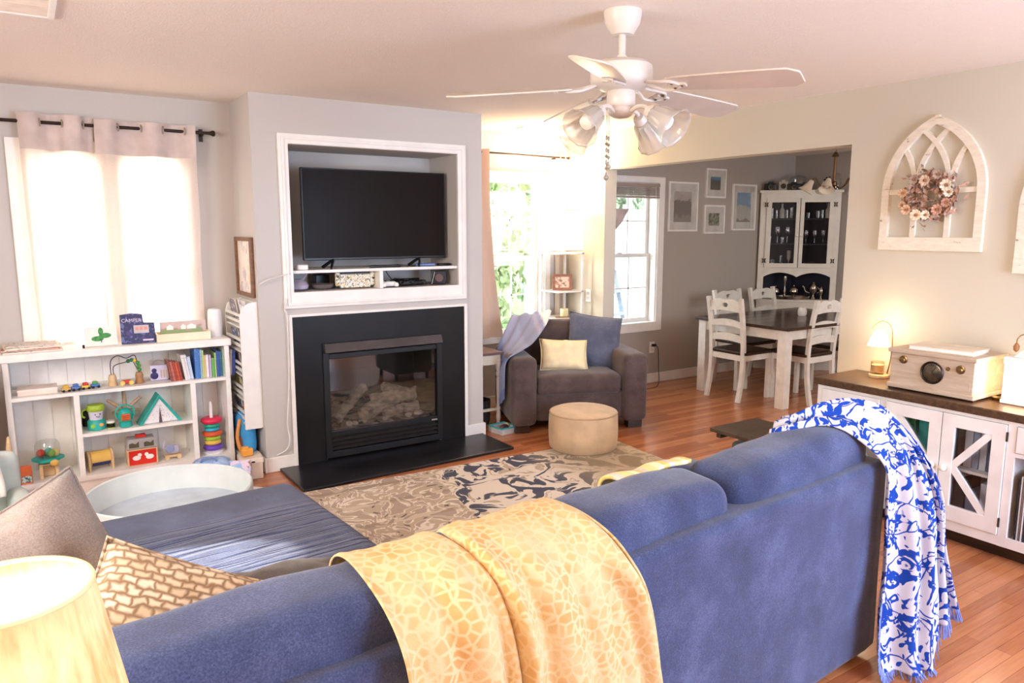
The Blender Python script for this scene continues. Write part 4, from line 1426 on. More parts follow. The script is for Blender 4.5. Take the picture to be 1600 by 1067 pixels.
# play bag on the floor in front
t = thing('play_bag', 'pale blue and pink soft toy bag on the floor by the ring stacker', 'bag', (.88, 4.80, 0), -18)
B().soft((0, 0, .09), (.22, .16, .17), .05, 10, (.1, .1, .05), .012, 9, 3).put('bag_body', make_print('blue_pink_bag', (170, 196, 232), [(232, 190, 216), (150, 180, 226)], 9, .52, .7), t)
B().tube(catmull([(-.05, -.05, .16), (-.03, -.06, .20), (.03, -.06, .20), (.05, -.05, .16)], 12), .007, 6).put('handle', P('blue_strap', (120, 150, 206), .6), t)
t = thing('cloth_book', 'soft pink and blue cloth book leaning against the play bag', 'book', (1.0, 4.66, 0), -25, rot=(math.radians(-32), 0, math.radians(-25)))
B().soft((0, .0, .09), (.16, .02, .18), .009, 8).put('cover', make_print('cloth_book_print', (226, 206, 226), [(150, 190, 230), (150, 120, 110)], 14, .52), t)
B().soft((0, .016, .09), (.15, .014, .17), .006, 6).put('pages', CARD, t)
t = thing('board_book', 'white board book lying on the floor in front of the shelf', 'book', (1.03, 4.50, .0), 40)
B().box(-.09, .09, -.07, .07, 0, .004).box(-.09, .09, -.07, .07, .02, .024).put('cover', WHITE, t, flat=True)
B().box(-.087, .086, -.067, .067, .004, .02).put('pages', CARD, t, flat=True)
t = thing('toy_block', 'small red toy block beside the white lidded box', 'toy', (1.035, 4.90, 0), 12)
B().soft((0, 0, .045), (.035, .035, .09), .01, 6).put('block', P('toy_block_red', (214, 60, 70), .4), t)

# white lidded box, backpack
t = thing('lidded_box', 'cream lidded storage box on the floor beside the hearth', 'box', (1.135, 4.85, 0), -6)
CRB = P('cream_box_board', (236, 224, 208), .6)
B().box(-.068, .068, -.07, .07, 0, .125).put('box_body', CRB, t, bevel=.004, flat=True)
B().box(-.073, .073, -.075, .075, .105, .14).put('box_lid', CRB, t, bevel=.004, flat=True)
B().box(-.02, .02, -.0765, -.074, .112, .122).put('handle_slot', BLACK, t, flat=True)
t = thing('toy_truck', 'small orange toy standing on the cream lidded box', 'toy', (1.115, 4.84, .141), 6)
B().soft((0, 0, .03), (.075, .04, .05), .01, 8).put('truck_body', P('toy_amber', (236, 164, 70), .45), t)
B().soft((-.012, 0, .058), (.04, .036, .024), .008, 6).put('cab', P('toy_amber', (236, 164, 70)), t)
t = thing('toy_backpack', 'bright blue child backpack with orange trim hung by the magazine rack', 'backpack', (1.165, 5.06, .12), 0)
B().soft((0, 0, .13), (.10, .20, .27), .045, 12, (.15, .1, .05), .01, 9, 5).put('pack', P('backpack_blue', (70, 160, 220), .7), t)
B().soft((-.045, -.02, .07), (.04, .13, .11), .018, 8).put('pocket', P('backpack_brown', (116, 78, 66), .7), t)
B().tube(catmull([(-.05, -.08, .24), (-.075, -.085, .12), (-.05, -.085, .0)], 16), .012, 8).put('strap', P('backpack_orange', (226, 150, 80), .7), t)
B().tube(catmull([(0, -.05, .25), (0, -.03, .29), (0, .03, .29), (0, .05, .25)], 12), .008, 6).put('top_loop', P('backpack_orange', (226, 150, 80)), t)
t = thing('backpack_shelf', 'low white shelf under the blue backpack', 'shelf', (1.165, 5.06, 0))
B().box(-.06, .06, -.1, .2, .10, .12).put('shelf_board', WHITE, t, flat=True)
B().box(-.06, .06, -.1, -.085, 0, .10).box(-.06, .06, .185, .2, 0, .10).put('side', WHITE, t, flat=True)

# magazine rack on the side of the chimney breast
t = thing('wall_rack', 'narrow white wall rack of books on the side of the chimney breast', 'rack', (1.245, 4.90, .3))
for y in (0, .40):
    pts = [(0, 0), (-.115, 0), (-.115, .74), (-.10, .80), (-.06, .83), (0, .84)]
    B().prism(pts, .018, Matrix.Translation((0, y + .018, 0)) @ Euler((PI / 2, 0, 0)).to_matrix().to_4x4()).put('side_panel', WHITE, t, bevel=.003, flat=True)
B().box(-.008, 0, .018, .40, 0, .83).put('back_panel', WHITE, t, flat=True)
for k in range(5):
    z = .03 + k * .16
    B().box(-.112, -.006, .018, .40, z, z + .012).put('shelf', WHITE, t, flat=True)
    for zz in (.035, .075):
        B().box(-.115, -.105, .018, .40, z + zz, z + zz + .018).put('slat', WHITE, t, flat=True)
rc = [(214, 206, 200), (150, 156, 190), (196, 210, 224), (232, 222, 150), (120, 150, 206), (190, 176, 190), (226, 220, 214), (110, 120, 160), (226, 226, 232), (150, 140, 150)]
rl = ['pale grey', 'slate blue', 'ice blue', 'pale yellow', 'bright blue', 'mauve', 'off white', 'dark blue', 'white', 'grey']
for k in range(10):
    lev = k // 2
    y = 4.95 + (k % 2) * .17
    tt = thing('picture_book', '%s picture book in the white wall rack, tier %s from its foot' % (rl[k], ['one', 'two', 'three', 'four', 'five'][lev]), 'book', (1.245 - .045 - .02 * (k % 2), y + .08, .3 + .043 + lev * .16), 0, 'books in the wall rack', rot=(0, math.radians(-10), 0))
    hh = .12 if lev < 4 else .16
    B().box(-.004, 0, -.075, .075, 0, hh).put('cover', make_print('rack_cover_%d' % k, rc[k], [tuple(int(v * .7) for v in rc[k]), (230, 226, 226)], 24, .55), tt, flat=True)
    B().box(0, .008, -.073, .073, .002, hh - .002).put('pages', CARD, tt, flat=True)
# picture on the side of the chimney breast
t = thing('framed_picture', 'brown framed pale sketch on the side of the chimney breast', 'picture', (1.245, 5.13, 1.355))
MY = Matrix(((0, 0, -1, 0), (-1, 0, 0, 0), (0, 1, 0, 0), (0, 0, 0, 1)))
B().ring([(-.205, -.195), (.205, -.195), (.205, .195), (-.205, .195)], [(-.18, -.17), (.18, -.17), (.18, .17), (-.18, .17)], .025, MY).put('frame', wood('walnut_frame', (110, 74, 50), (142, 100, 70)), t, bevel=.003, flat=True)
B().box(-.008, -.002, -.182, .182, -.172, .172).put('print', make_print('pale_sketch', (236, 226, 216), [(226, 206, 170), (206, 190, 196)], 10, .58), t, flat=True)

# round play tub, toddler chair, easel
t = thing('play_tub', 'pale round padded play tub behind the chaise', 'play tub', (.535, 4.0, 0))
TUB = P('mint_grey_vinyl', (216, 222, 220), .45, var=.03)
B().lathe([(.0, .01), (.375, .01), (.39, .03), (.400, .27), (.398, .292), (.391, .298), (.384, .292), (.374, .16)], seg=56, caps=False).put('wall', TUB, t)
B().lathe([(.376, .165), (.3, .155), (0, .15)], seg=56, caps=False).put('padded_floor', P('blue_grey_vinyl', (190, 202, 214), .5), t)
t = thing('toddler_armchair', 'small pale grey green padded toddler armchair near the toy shelf', 'armchair', (-.26, 4.05, 0), 12)
TCH = P('grey_green_vinyl', (192, 202, 198), .5, var=.04)
B().soft((0, .17, .31), (.40, .10, .46), .045, 10, (0, .1, .03)).put('backrest', TCH, t)
B().soft((0, -.02, .14), (.28, .32, .24), .03, 8).put('seat', TCH, t)
for s in (-1, 1):
    B().soft((s * .17, -.02, .19), (.09, .34, .36), .04, 10).put('arm', TCH, t)
t = thing('muslin_cloth', 'crumpled white muslin cloth on the toddler armchair back', 'cloth', (-.28, 4.17, .54), 12)
B().sheet(lambda u, v: ((u - .5) * .2 + .012 * noise.noise(Vector((u * 6, v * 6, 2))), (v - .5) * .26, .012 - max(0, abs(v - .5) - .2) * .6 + .012 * noise.noise(Vector((u * 8, v * 8, 0)))), 16, 20).put('cloth', P('muslin_white', (226, 222, 216), .9), t, solid=.004, sharp=180)
t = thing('play_easel', 'black framed white play easel standing at the end of the toy shelf', 'easel', (-.33, 4.93, 0))
B().ring([(-.16, .03), (.135, .03), (.135, .86), (-.16, .86)], [(-.125, .10), (.10, .10), (.10, .825), (-.125, .825)], .03, T(0, .015, 0, 90)).put('frame', P('easel_black', (40, 34, 34), .4), t, bevel=.003, flat=True)
B().box(-.127, .102, -.004, .004, .098, .827).put('board', P('easel_white_board', (240, 238, 236), .25, var=.01), t, flat=True)
for x in (-.145, .12):
    B().bar((x, .0, .0), (x, .12, .8), .025, .02, up=(1, 0, 0)).put('rear_leg', P('easel_black', (40, 34, 34)), t, flat=True)
t = thing('toy_broom', 'slim metal and wood play broom leaning beside the easel', 'toy broom', (-.165, 4.84, 0), rot=(math.radians(-6), math.radians(2), 0))
B().cyl((0, 0, .1), .007, .34, 10).put('handle', CHROME, t)
B().lathe([(.012, .36), (.016, .38), (.012, .42), (.008, .46), (0, .465)], seg=14).put('wooden_grip', LIGHTWOOD, t)
B().soft((0, 0, .055), (.08, .03, .1), .01, 8).put('bristle_head', P('bristle_grey', (150, 146, 142), .8), t)
# ------------------------------------------------------------------ rug, pouf, armchair
t = tag(B().box(-1.187, 1.187, -.775, .775, 0, .009).put('area_rug', make_rug(), flat=True, at=(2.444, 3.50, .0005)), 'beige and charcoal patchwork rug with scrolling pattern on the wood floor', 'rug')
t.rotation_euler = (0, 0, math.radians(-3.2))

t = thing('round_pouf', 'round beige suede pouf in front of the brown armchair', 'pouf', (3.36, 4.165, .0105))
SUEDE = P('beige_suede', (206, 176, 138), .85, var=.1, vscale=6, bump=.2, bscale=120, sheen=.2)
B().lathe([(0, 0), (.235, 0), (.248, .012), (.255, .08), (.256, .15), (.253, .24), (.247, .262)], seg=48).put('side_cover', SUEDE, t)
B().lathe([(.247, .258), (.244, .272), (.22, .282), (.12, .290), (0, .292)], seg=48, caps=False).put('top_cover', SUEDE, t)
B().tube([(.2475 * math.cos(a * PI / 24), .2475 * math.sin(a * PI / 24), .264) for a in range(48)], .005, 6, closed=True).put('piping', P('suede_piping', (186, 154, 116), .8), t)

t = thing('armchair', 'dark taupe track arm armchair by the far window', 'armchair', (3.62, 4.515, 0), -22)
TAU = make_sofa_fabric('taupe_upholstery', (66, 53, 50), (84, 69, 65), (104, 87, 82))
B().soft((0, .42, .20), (.74, .74, .24), .03, 8).put('base', TAU, t)
B().soft((0, .335, .375), (.70, .63, .165), .05, 12, (0, .02, .12), .004, 8, 1).put('seat_cushion', TAU, t)
for s in (-1, 1):
    B().soft((s * .46, .395, .335), (.205, .79, .55), .045, 12, (.04, .02, .02), .003, 8, 2 + s).put('arm', TAU, t)
B().soft((0, .725, .43), (.78, .15, .72), .05, 10).put('backrest', TAU, t)
B().soft((-.0, .60, .63), (.69, .20, .40), .08, 12, (0, .12, .04), .008, 7, 4).put('back_cushion', TAU, t)
for x in (-.47, .47):
    for y in (.09, .7):
        B().box(x - .06, x + .06, y - .05, y + .05, 0, .07).put('leg', DARKWOOD, t, bevel=.004, flat=True)
RC = Matrix.Rotation(math.radians(-22), 4, 'Z')
def on_chair(x, y, z):
    v = RC @ Vector((x, y, z))
    return (3.62 + v.x, 4.515 + v.y, v.z)
def cushion(name, lab, cat, loc, rx, rz, spin, w, h, tk, mat, seed, amp=.006, piping=None, group=None):
    t = thing(name, lab, cat, loc, 0, group)
    t.rotation_euler = (Matrix.Rotation(math.radians(rz), 4, 'Z') @ Matrix.Rotation(math.radians(rx), 4, 'X') @ Matrix.Rotation(math.radians(spin), 4, 'Z')).to_euler()
    B().pillow(w, h, tk, seed=seed, amp=amp).put('cover', mat, t, sharp=180)
    q = []
    n = 10
    for k in range(4 * n):
        sd, f = divmod(k, n)
        f = 2 * f / n - 1
        u, v = ((f, -1), (1, f), (-f, 1), (-1, -f))[sd]
        q.append((u * w / 2 * (1 - .07 * (1 - v * v)), v * h / 2 * (1 - .07 * (1 - u * u)), 0))
    B().tube(q, .004, 6, closed=True).put('seam', piping or mat, t)
    return t
GRP = make_sofa_fabric('grey_blue_cushion', (70, 74, 90), (88, 92, 110), (112, 116, 134))
cushion('scatter_cushion', 'square grey blue cushion leaning on the brown armchair back', 'cushion', on_chair(.23, .42, .665), 68, -25, -9, .46, .46, .15, GRP, 3)
CRP = P('cream_satin', (238, 216, 172), .6, var=.05, bump=.1)
cushion('scatter_cushion', 'rumpled cream oblong cushion on the brown armchair seat', 'cushion', on_chair(-.07, .29, .575), 62, -26, -3, .40, .27, .13, CRP, 9, .034)

t = thing('throw_blanket', 'pale blue striped throw with fringe over the brown armchair arm', 'blanket', (3.62, 4.515, 0), -22)
BT = make_stripes('blue_grey_throw', [(0, lin((150, 156, 186))), (.40, lin((118, 132, 176))), (.44, lin((150, 156, 184))), (.60, lin((138, 142, 166))), (.72, lin((160, 158, 176))), (.76, lin((140, 144, 172))), (.80, lin((226, 222, 216)))], 0, 1.0)
c0 = catmull([(-.38, .83, .70), (-.40, .76, .835), (-.45, .62, .835), (-.55, .48, .68), (-.60, .44, .57), (-.605, .42, .4), (-.605, .40, .2)], 40)
c1 = catmull([(-.10, .84, .72), (-.08, .74, .87), (-.10, .60, .885), (-.18, .44, .81), (-.34, .22, .70), (-.46, .10, .655), (-.588, .09, .575), (-.598, .10, .36)], 40)
def fb(u, v):
    p = at_curve(c0, v).lerp(at_curve(c1, v), u)
    k = .012 + .01 * math.sin(u * 21 + v * 4) + .008 * noise.noise(Vector((u * 5, v * 5, 1)))
    return p + Vector((-.6 * k * min(1, v * 1.6), -.5 * k, k * (1.1 - v)))
B().sheet(fb, 30, 40).put('blanket_cloth', BT, t, solid=.006, sharp=180)
b = B()
for k in range(26):
    p = fb(k / 25, 1)
    b.tube([p, p + Vector((-.004, .003 * math.sin(k), -.04)), p + Vector((-.002, .004 * math.cos(k * 2), -.085))], .0035, 5)
b.put('fringe', P('fringe_blue', (120, 130, 176), .9), t)['kind'] = 'stuff'

# niche curtains
NC = cloth_translucent('cream_niche_curtain', (226, 208, 188), .25)
t = thing('window_curtain', 'long cream curtain hanging behind the chimney breast corner', 'curtain', (0, 0, 0), group='curtains at the far window')
curtain_panel(2.99, 3.36, 5.50, .655, 2.27, 2.5, .2, .032, t, 11, 0, cloth_translucent('shaded_niche_curtain', (204, 176, 160), .12), .38)  # darker copy of the cream cloth: the unlit look is put into its colour
t = thing('window_curtain', 'bunched cream curtain in the corner above the lit floor lamp', 'curtain', (0, 0, 0), group='curtains at the far window')
curtain_panel(4.15, 4.275, 5.582, .05, 2.29, 2, .3, .018, t, 13, 0, NC)
t = thing('curtain_rod', 'thin brown curtain rod above the far window', 'curtain rod', (0, 5.515, 2.245))
B().tube([(2.94, -.01, 0), (4.285, .06, 0)], .008, 10).put('rod', DARKM, t)
B().sph((4.28, .06, 0), .014, 10).put('finial', DARKM, t)
B().bar((4.12, .05, -.012), (4.12, .105, -.012), .008, .014).put('bracket', DARKM, t)

# lit shelf lamp in the corner
LX, LY = 4.09, 5.41
t = thing('floor_lamp', 'glowing white shade floor lamp with open shelves in the corner', 'floor lamp', (LX, LY, 0))
LW = P('lamp_frame_white', (226, 218, 210), .4)
h = .132
for x, y in ((-h, h), (h, -h), (h, h)):
    B().box(x - .009, x + .009, y - .009, y + .009, 0, 1.395).put('post', LW, t, flat=True)
for z in (.28, .80, 1.045, 1.385):
    B().box(-h - .009, h + .009, -h - .009, h + .009, z - .008, z + .006).put('shelf', LW, t, bevel=.002, flat=True)
B().cyl((0, 0, 1.39), .012, .2, 12).put('stem', CHROME, t)
SHG = glow('lit_white_shade', (255, 244, 226), 2.0)
b = B().ring([(-h, -h), (h, -h), (h, h), (-h, h)], [(-h + .004, -h + .004), (h - .004, -h + .004), (h - .004, h - .004), (-h + .004, h - .004)], .352, T(0, 0, 1.41))
b.put('lamp_shade', SHG, t, flat=True)
fr_ = B()
for z in (1.409, 1.762):
    fr_.ring([(-h - .004, -h - .004), (h + .004, -h - .004), (h + .004, h + .004), (-h - .004, h + .004)], [(-h + .006, -h + .006), (h - .006, -h + .006), (h - .006, h - .006), (-h + .006, h - .006)], .006, T(0, 0, z))
fr_.put('shade_rim', P('shade_rim_grey', (150, 140, 126), .5), t, flat=True)
B().sph((0, 0, 1.62), .035, 14).put('light_bulb', glow('warm_bulb', (255, 226, 180), 14), t)
lamp('floor_lamp_light', 'POINT', (LX, LY, 1.80), 12, (1.0, .80, .56), radius=.08)
_up = lamp('floor_lamp_uplight', 'SPOT', (LX, LY, 1.74), 120, (1.0, .74, .50), rot=(PI, 0, 0), radius=.1)
_up.data.spot_size = math.radians(135)
_up.data.spot_blend = .6
lamp('floor_lamp_glow', 'POINT', (LX - .17, LY - .17, 1.56), 3, (1.0, .82, .60), radius=.1)
t = thing('framed_photo', 'brown framed photo standing on the floor lamp shelf', 'photo frame', (4.06, 5.36, 1.052), -25, rot=(math.radians(-10), 0, math.radians(-28)))
M = T(0, .01, .075, 90)
B().ring([(-.09, -.072), (.09, -.072), (.09, .072), (-.09, .072)], [(-.065, -.05), (.065, -.05), (.065, .05), (-.065, .05)], .016, M).put('frame', wood('reddish_frame_wood', (134, 84, 58), (160, 106, 74)), t, bevel=.003, flat=True)
B().box(-.067, .067, .003, .008, .023, .127).put('photo', make_print('sepia_photo', (232, 204, 178), [(190, 150, 124), (150, 110, 92)], 30, .55), t, flat=True)
B().bar((0, .012, .1), (0, .06, .002), .02, .004, up=(1, 0, 0)).put('stand', DARKWOOD, t)
t = thing('jar_candle', 'small cream jar candle on a tray behind the armchair', 'candle', (4.09, 5.37, .815))
B().lathe([(0, .0), (.034, 0), (.037, .006), (.037, .065), (.034, .07)], seg=20, caps=False).put('jar', P('cream_candle_jar', (236, 222, 170), .35), t)
B().cyl((0, 0, .052), .033, .006, 18).put('wax', P('candle_wax', (244, 232, 196), .6), t)
t = thing('candle_tray', 'brown tray under the cream jar candle on the lamp shelf', 'tray', (4.09, 5.37, .8065), -28)
B().box(-.085, .085, -.05, .05, 0, .008).put('tray', wood('tray_brown', (150, 120, 90), (180, 150, 118)), t, bevel=.002, flat=True)

# side table with turned legs
t = thing('side_table', 'cream side table with turned legs and brown top by the window', 'side table', (3.07, 5.20, 0))
B().box(-.122, .122, -.21, .21, .60, .622).put('tabletop', wood('plum_brown_top', (92, 66, 62), (124, 94, 88)), t, bevel=.004, flat=True)
CRM = P('cream_furniture_paint', (232, 220, 196), .5, var=.04)
B().box(-.108, .108, -.185, .185, .52, .60).put('apron', CRM, t, flat=True)
for x in (-.094, .094):
    for y in (-.17, .17):
        B().lathe([(.012, 0), (.018, .02), (.014, .04), (.02, .07), (.018, .12), (.012, .13), (.02, .14), (.02, .16), (.013, .17), (.016, .3), (.017, .40), (.012, .41), (.021, .43), (.02, .45), (.014, .46), (.022, .49), (.022, .56)], (x, y, 0), 16).put('leg', P('turned_leg_white', (228, 224, 224), .45), t)
for y in (-.18, .16):
    B().box(-.094, .094, y, y + .02, .135, .155).put('stretcher', CRM, t, flat=True)
t = thing('floor_basket', 'shallow teal rimmed basket on the floor by the side table leg', 'basket', (3.10, 4.86, 0), 8)
b = B().box(-.075, .075, -.08, .08, 0, .006)
for q in ((-.08, -.074, -.085, .085), (.074, .08, -.085, .085), (-.074, .074, -.085, -.079), (-.074, .074, .079, .085)):
    b.box(q[0], q[1], q[2], q[3], 0, .045)
b.put('basket_body', P('basket_grey', (196, 196, 196), .6), t, flat=True)
b = B()
for q in ((-.084, -.072, -.089, .089), (.072, .084, -.089, .089), (-.072, .072, -.089, -.077), (-.072, .072, .077, .089)):
    b.box(q[0], q[1], q[2], q[3], .043, .052)
b.put('basket_rim', P('basket_teal', (70, 180, 180), .5), t, flat=True)
t = thing('toy_figure', 'small dark toy lying in the teal rimmed basket', 'toy', (3.11, 4.86, .0065), 30)
B().soft((0, 0, .025), (.09, .05, .05), .02, 8, amp=.01, fs=20).put('toy_body', P('toy_plum', (90, 60, 70), .5), t)
B().sph((.05, 0, .035), .022, 10).put('toy_head', P('toy_sand', (220, 200, 170), .5), t)
t = thing('storage_bin', 'dark woven bin under the cream side table', 'basket', (3.07, 5.20, 0))
B().lathe([(0, .0), (.09, 0), (.10, .02), (.105, .20), (.098, .20), (.09, .03)], seg=24, caps=False).put('bin', P('dark_wicker', (62, 50, 46), .8, var=.3, vscale=60, bump=.5), t)

# torchiere in the dining room corner
t = thing('torchiere_lamp', 'tall floor lamp with upturned bowl shade beside the dining window', 'floor lamp', (4.62, 5.36, 0))
B().lathe([(.0, 0), (.13, 0), (.13, .015), (.03, .03), (.014, .05), (0, .05)], seg=24, caps=False).put('base', DARKM, t)
B().cyl((0, 0, .03), .012, 1.58, 12).put('pole', DARKM, t)
B().lathe([(.02, 1.58), (.05, 1.60), (.10, 1.66), (.135, 1.73), (.165, 1.785), (.158, 1.785), (.125, 1.73), (.09, 1.66), (.04, 1.61)], seg=36, caps=False).put('bowl_shade', P('alabaster_grey', (196, 180, 168), .5, var=.1), t)

# ------------------------------------------------------------------ dining room
t = thing('dining_table', 'white dining table with a dark glossy plank top', 'dining table', (6.35, 4.60, 0))
b = B()
for k in range(6):
    y = -.54 + k * .18
    b.box(-.80, .80, y + .0008, y + .1792, .712, .74)
b.put('tabletop', wood('dark_plank_top', (48, 32, 24), (78, 54, 40), (1, 14, 14), .22, .55), t, bevel=.003, flat=True)
b = B().box(-.74, .74, -.49, -.465, .62, .712).box(-.74, .74, .465, .49, .62, .712).box(-.76, -.735, -.49, .49, .62, .712).box(.735, .76, -.49, .49, .62, .712)
b.put('apron', WHITEW, t, flat=True)
for x in (-.73, .73):
    for y in (-.465, .465):
        B().box(x - .045, x + .045, y - .045, y + .045, 0, .712).put('leg', WHITEW, t, bevel=.003, flat=True)

def dining_chair():
    t = thing('dining_chair', 'x', 'dining chair', (0, 0, 0), 0, 'white ladder back dining chairs')
    B().soft((0, .02, .455), (.44, .43, .035), .014, 8).put('seat', DARKWOOD, t)
    b = B().box(-.19, .19, .17, .195, .385, .438).box(-.19, .19, -.195, -.17, .385, .438).box(-.2, -.175, -.18, .18, .385, .438).box(.175, .2, -.18, .18, .385, .438)
    b.put('seat_rail', WHITEW, t, flat=True)
    for s in (-1, 1):
        B().bar((s * .185, .185, 0), (s * .185, .185, .438), .038, .038, up=(0, 1, 0)).put('leg', WHITEW, t, bevel=.003, flat=True)
        pts = catmull([(s * .188, -.235, 0), (s * .188, -.195, .22), (s * .188, -.185, .45), (s * .188, -.205, .70), (s * .19, -.255, .97)], 16)
        B().sweep(pts, .040, .032).put('leg', WHITEW, t, sharp=30)
    for z0, z1, y, hole in ((.84, .955, -.238, True), (.695, .765, -.213, False), (.555, .635, -.196, False)):
        n = 14
        top = [(-.172 + .344 * i / n, z1 - .018 + .022 * math.sin(PI * i / n) - (.0 if not hole else .012 * math.cos(4 * PI * i / n) * .5)) for i in range(n + 1)]
        bot = [(-.172 + .344 * i / n, z0 + .012 * math.sin(PI * i / n)) for i in range(n + 1)]
        M = Matrix.Translation((0, y + .009, 0)) @ Euler((PI / 2, 0, 0)).to_matrix().to_4x4()
        b = B()
        if hole:
            zc = (z0 + z1) / 2 + .004
            outl = bot + list(reversed(top))
            m = len(outl)
            inn = []
            for p in outl:
                a = math.atan2((p[1] - zc) * 2.5, p[0])
                inn.append((.036 * math.cos(a), zc + .022 * math.sin(a)))
            b.ring(outl, inn, .018, M)
        else:
            b.prism(bot + list(reversed(top)), .018, M)
        b.put('back_slat', WHITEW, t, flat=True)
    return t
proto = dining_chair()
spots = [((5.69, 4.68, 0), -90, 'white dining chair at the table end nearest the living room, its back turned'),
         ((6.10, 4.285, 0), 0, 'white dining chair with its back to the living room opening'),
         ((6.70, 4.285, 0), 0, 'white dining chair half hidden by the wall edge of the opening'),
         ((6.20, 5.06, 0), 180, 'white dining chair across the table below the small wall pictures'),
         ((6.76, 5.06, 0), 180, 'white dining chair across the table in front of the corner hutch')]
for k, (l, r, lab) in enumerate(spots):
    c = proto if k == 0 else dup(proto, l)
    c.location = l
    c.rotation_euler = (0, 0, math.radians(r))
    c['label'] = lab
t = thing('jar_candle', 'small white ribbed jar on the dining table', 'jar', (6.50, 4.60, .7405))
B().lathe([(0, 0), (.035, 0), (.043, .015), (.044, .05), (.036, .075), (.03, .08), (.03, .09), (0, .092)], seg=22, caps=False).put('jar', P('white_ceramic', (232, 226, 218), .3), t)
B().lathe([(.031, .082), (.032, .09), (.0, .096)], seg=20, caps=False).put('lid', P('white_ceramic', (232, 226, 218)), t)

# pictures
def wall_picture(x0, x1, z0, z1, lab, mat, mw, y=YB):
    t = thing('framed_picture', lab, 'picture', ((x0 + x1) / 2, y, (z0 + z1) / 2), 0, 'white framed pictures on the dining wall')
    w, h = (x1 - x0) / 2, (z1 - z0) / 2
    M = Euler((PI / 2, 0, 0)).to_matrix().to_4x4()
    B().ring([(-w, -h), (w, -h), (w, h), (-w, h)], [(-w + .018, -h + .018), (w - .018, -h + .018), (w - .018, h - .018), (-w + .018, h - .018)], .022, M).put('frame', WHITE, t, bevel=.002, flat=True)
    B().ring([(-w + .016, -h + .016), (w - .016, -h + .016), (w - .016, h - .016), (-w + .016, h - .016)], [(-w + mw, -h + mw * 1.15), (w - mw, -h + mw * 1.15), (w - mw, h - mw * 1.15), (-w + mw, h - mw * 1.15)], .008, M).put('mount', P('picture_mount', (230, 226, 220), .7), t, flat=True)
    B().box(-w + mw - .004, w - mw + .004, -.005, -.002, -h + mw, h - mw).put('print', mat, t, flat=True)
    B().box(-w + .015, w - .015, -.0125, -.0115, -h + .015, h - .015).put('picture_glass', glass_mat('picture_glass', gloss=.06), t, flat=True)
wall_picture(5.60, 6.03, 1.575, 2.085, 'large white framed picture of misty hills beside the dining window', make_landscape('misty_hills', (186, 178, 172), (120, 112, 108), (150, 140, 132), .62, .30), .085)
wall_picture(6.145, 6.455, 1.93, 2.24, 'small white framed picture of blue sky over trees, upper of the small pair', make_landscape('blue_sky_trees', (70, 130, 180), (66, 78, 62), (52, 62, 50), .56, .35), .075)
wall_picture(6.135, 6.455, 1.55, 1.856, 'small white framed green woodland picture, lower of the small pair', make_print('woodland_print', (120, 128, 104), [(70, 84, 64), (170, 168, 140)], 26, .52, .4), .075)
wall_picture(6.575, 6.965, 1.585, 2.09, 'tall white framed picture of blue sky and pale shore by the hutch', make_landscape('shore_print', (126, 164, 196), (196, 196, 190), (140, 134, 120), .52, .22), .08)

# corner hutch
t = thing('corner_hutch', 'tall white corner hutch with glass doors and dark inside', 'hutch', (7.325, 5.285, 0), -45)
HW = P('hutch_white', (222, 216, 206), .45, var=.03)
NAVY = P('hutch_navy_lining', (38, 38, 52), .6, var=.1)
hw = .425
tri = [(-hw, .0), (hw, .0), (hw, .008), (.0, hw), (-hw, .008)]
trii = [(-hw + .03, .02), (hw - .03, .02), (.0, hw - .035)]
b = B().prism(tri, .035, T(0, 0, 1.985)).prism([(-hw - .02, -.02), (hw + .02, -.02), (hw, .01), (0, hw), (-hw, .01)], .03, T(0, 0, 2.0))
b.put('cornice', HW, t, bevel=.003, flat=True)
b = B().prism([(-hw, .02), (-hw + .012, .02), (.0, hw - .015), (.0, hw)], 1.98, T(0, 0, .02)).prism([(hw, .02), (0, hw), (0, hw - .015), (hw - .012, .02)], 1.98, T(0, 0, .02))
b.put('back_panel', NAVY, t, flat=True)
for z in (1.15, 1.42, 1.705):
    B().prism(trii, .015, T(0, 0, z)).put('shelf', NAVY, t, flat=True)
B().prism([(-hw - .01, -.02), (hw + .01, -.02), (hw, .02), (0, hw - .02), (-hw, .02)], .03, T(0, 0, .775)).put('counter', HW, t, bevel=.003, flat=True)
b = B().box(-hw, -hw + .065, 0, .022, .805, 1.985).box(hw - .065, hw, 0, .022, .805, 1.985).box(-hw + .065, hw - .065, 0, .022, 1.94, 1.985).box(-hw + .065, hw - .065, 0, .022, 1.115, 1.165)
n = 24
arch = [(-hw + .065 + (2 * hw - .13) * k / n, 1.115 - .055 + .05 * abs(math.sin(2 * PI * k / n)) ** .8) for k in range(n + 1)]
b.prism([(-hw + .065, 1.1152)] + [(p[0], p[1]) for p in arch] + [(hw - .065, 1.1152)], .021, T(0, .0215, 0, 90))
b.put('face_frame', HW, t, flat=True)
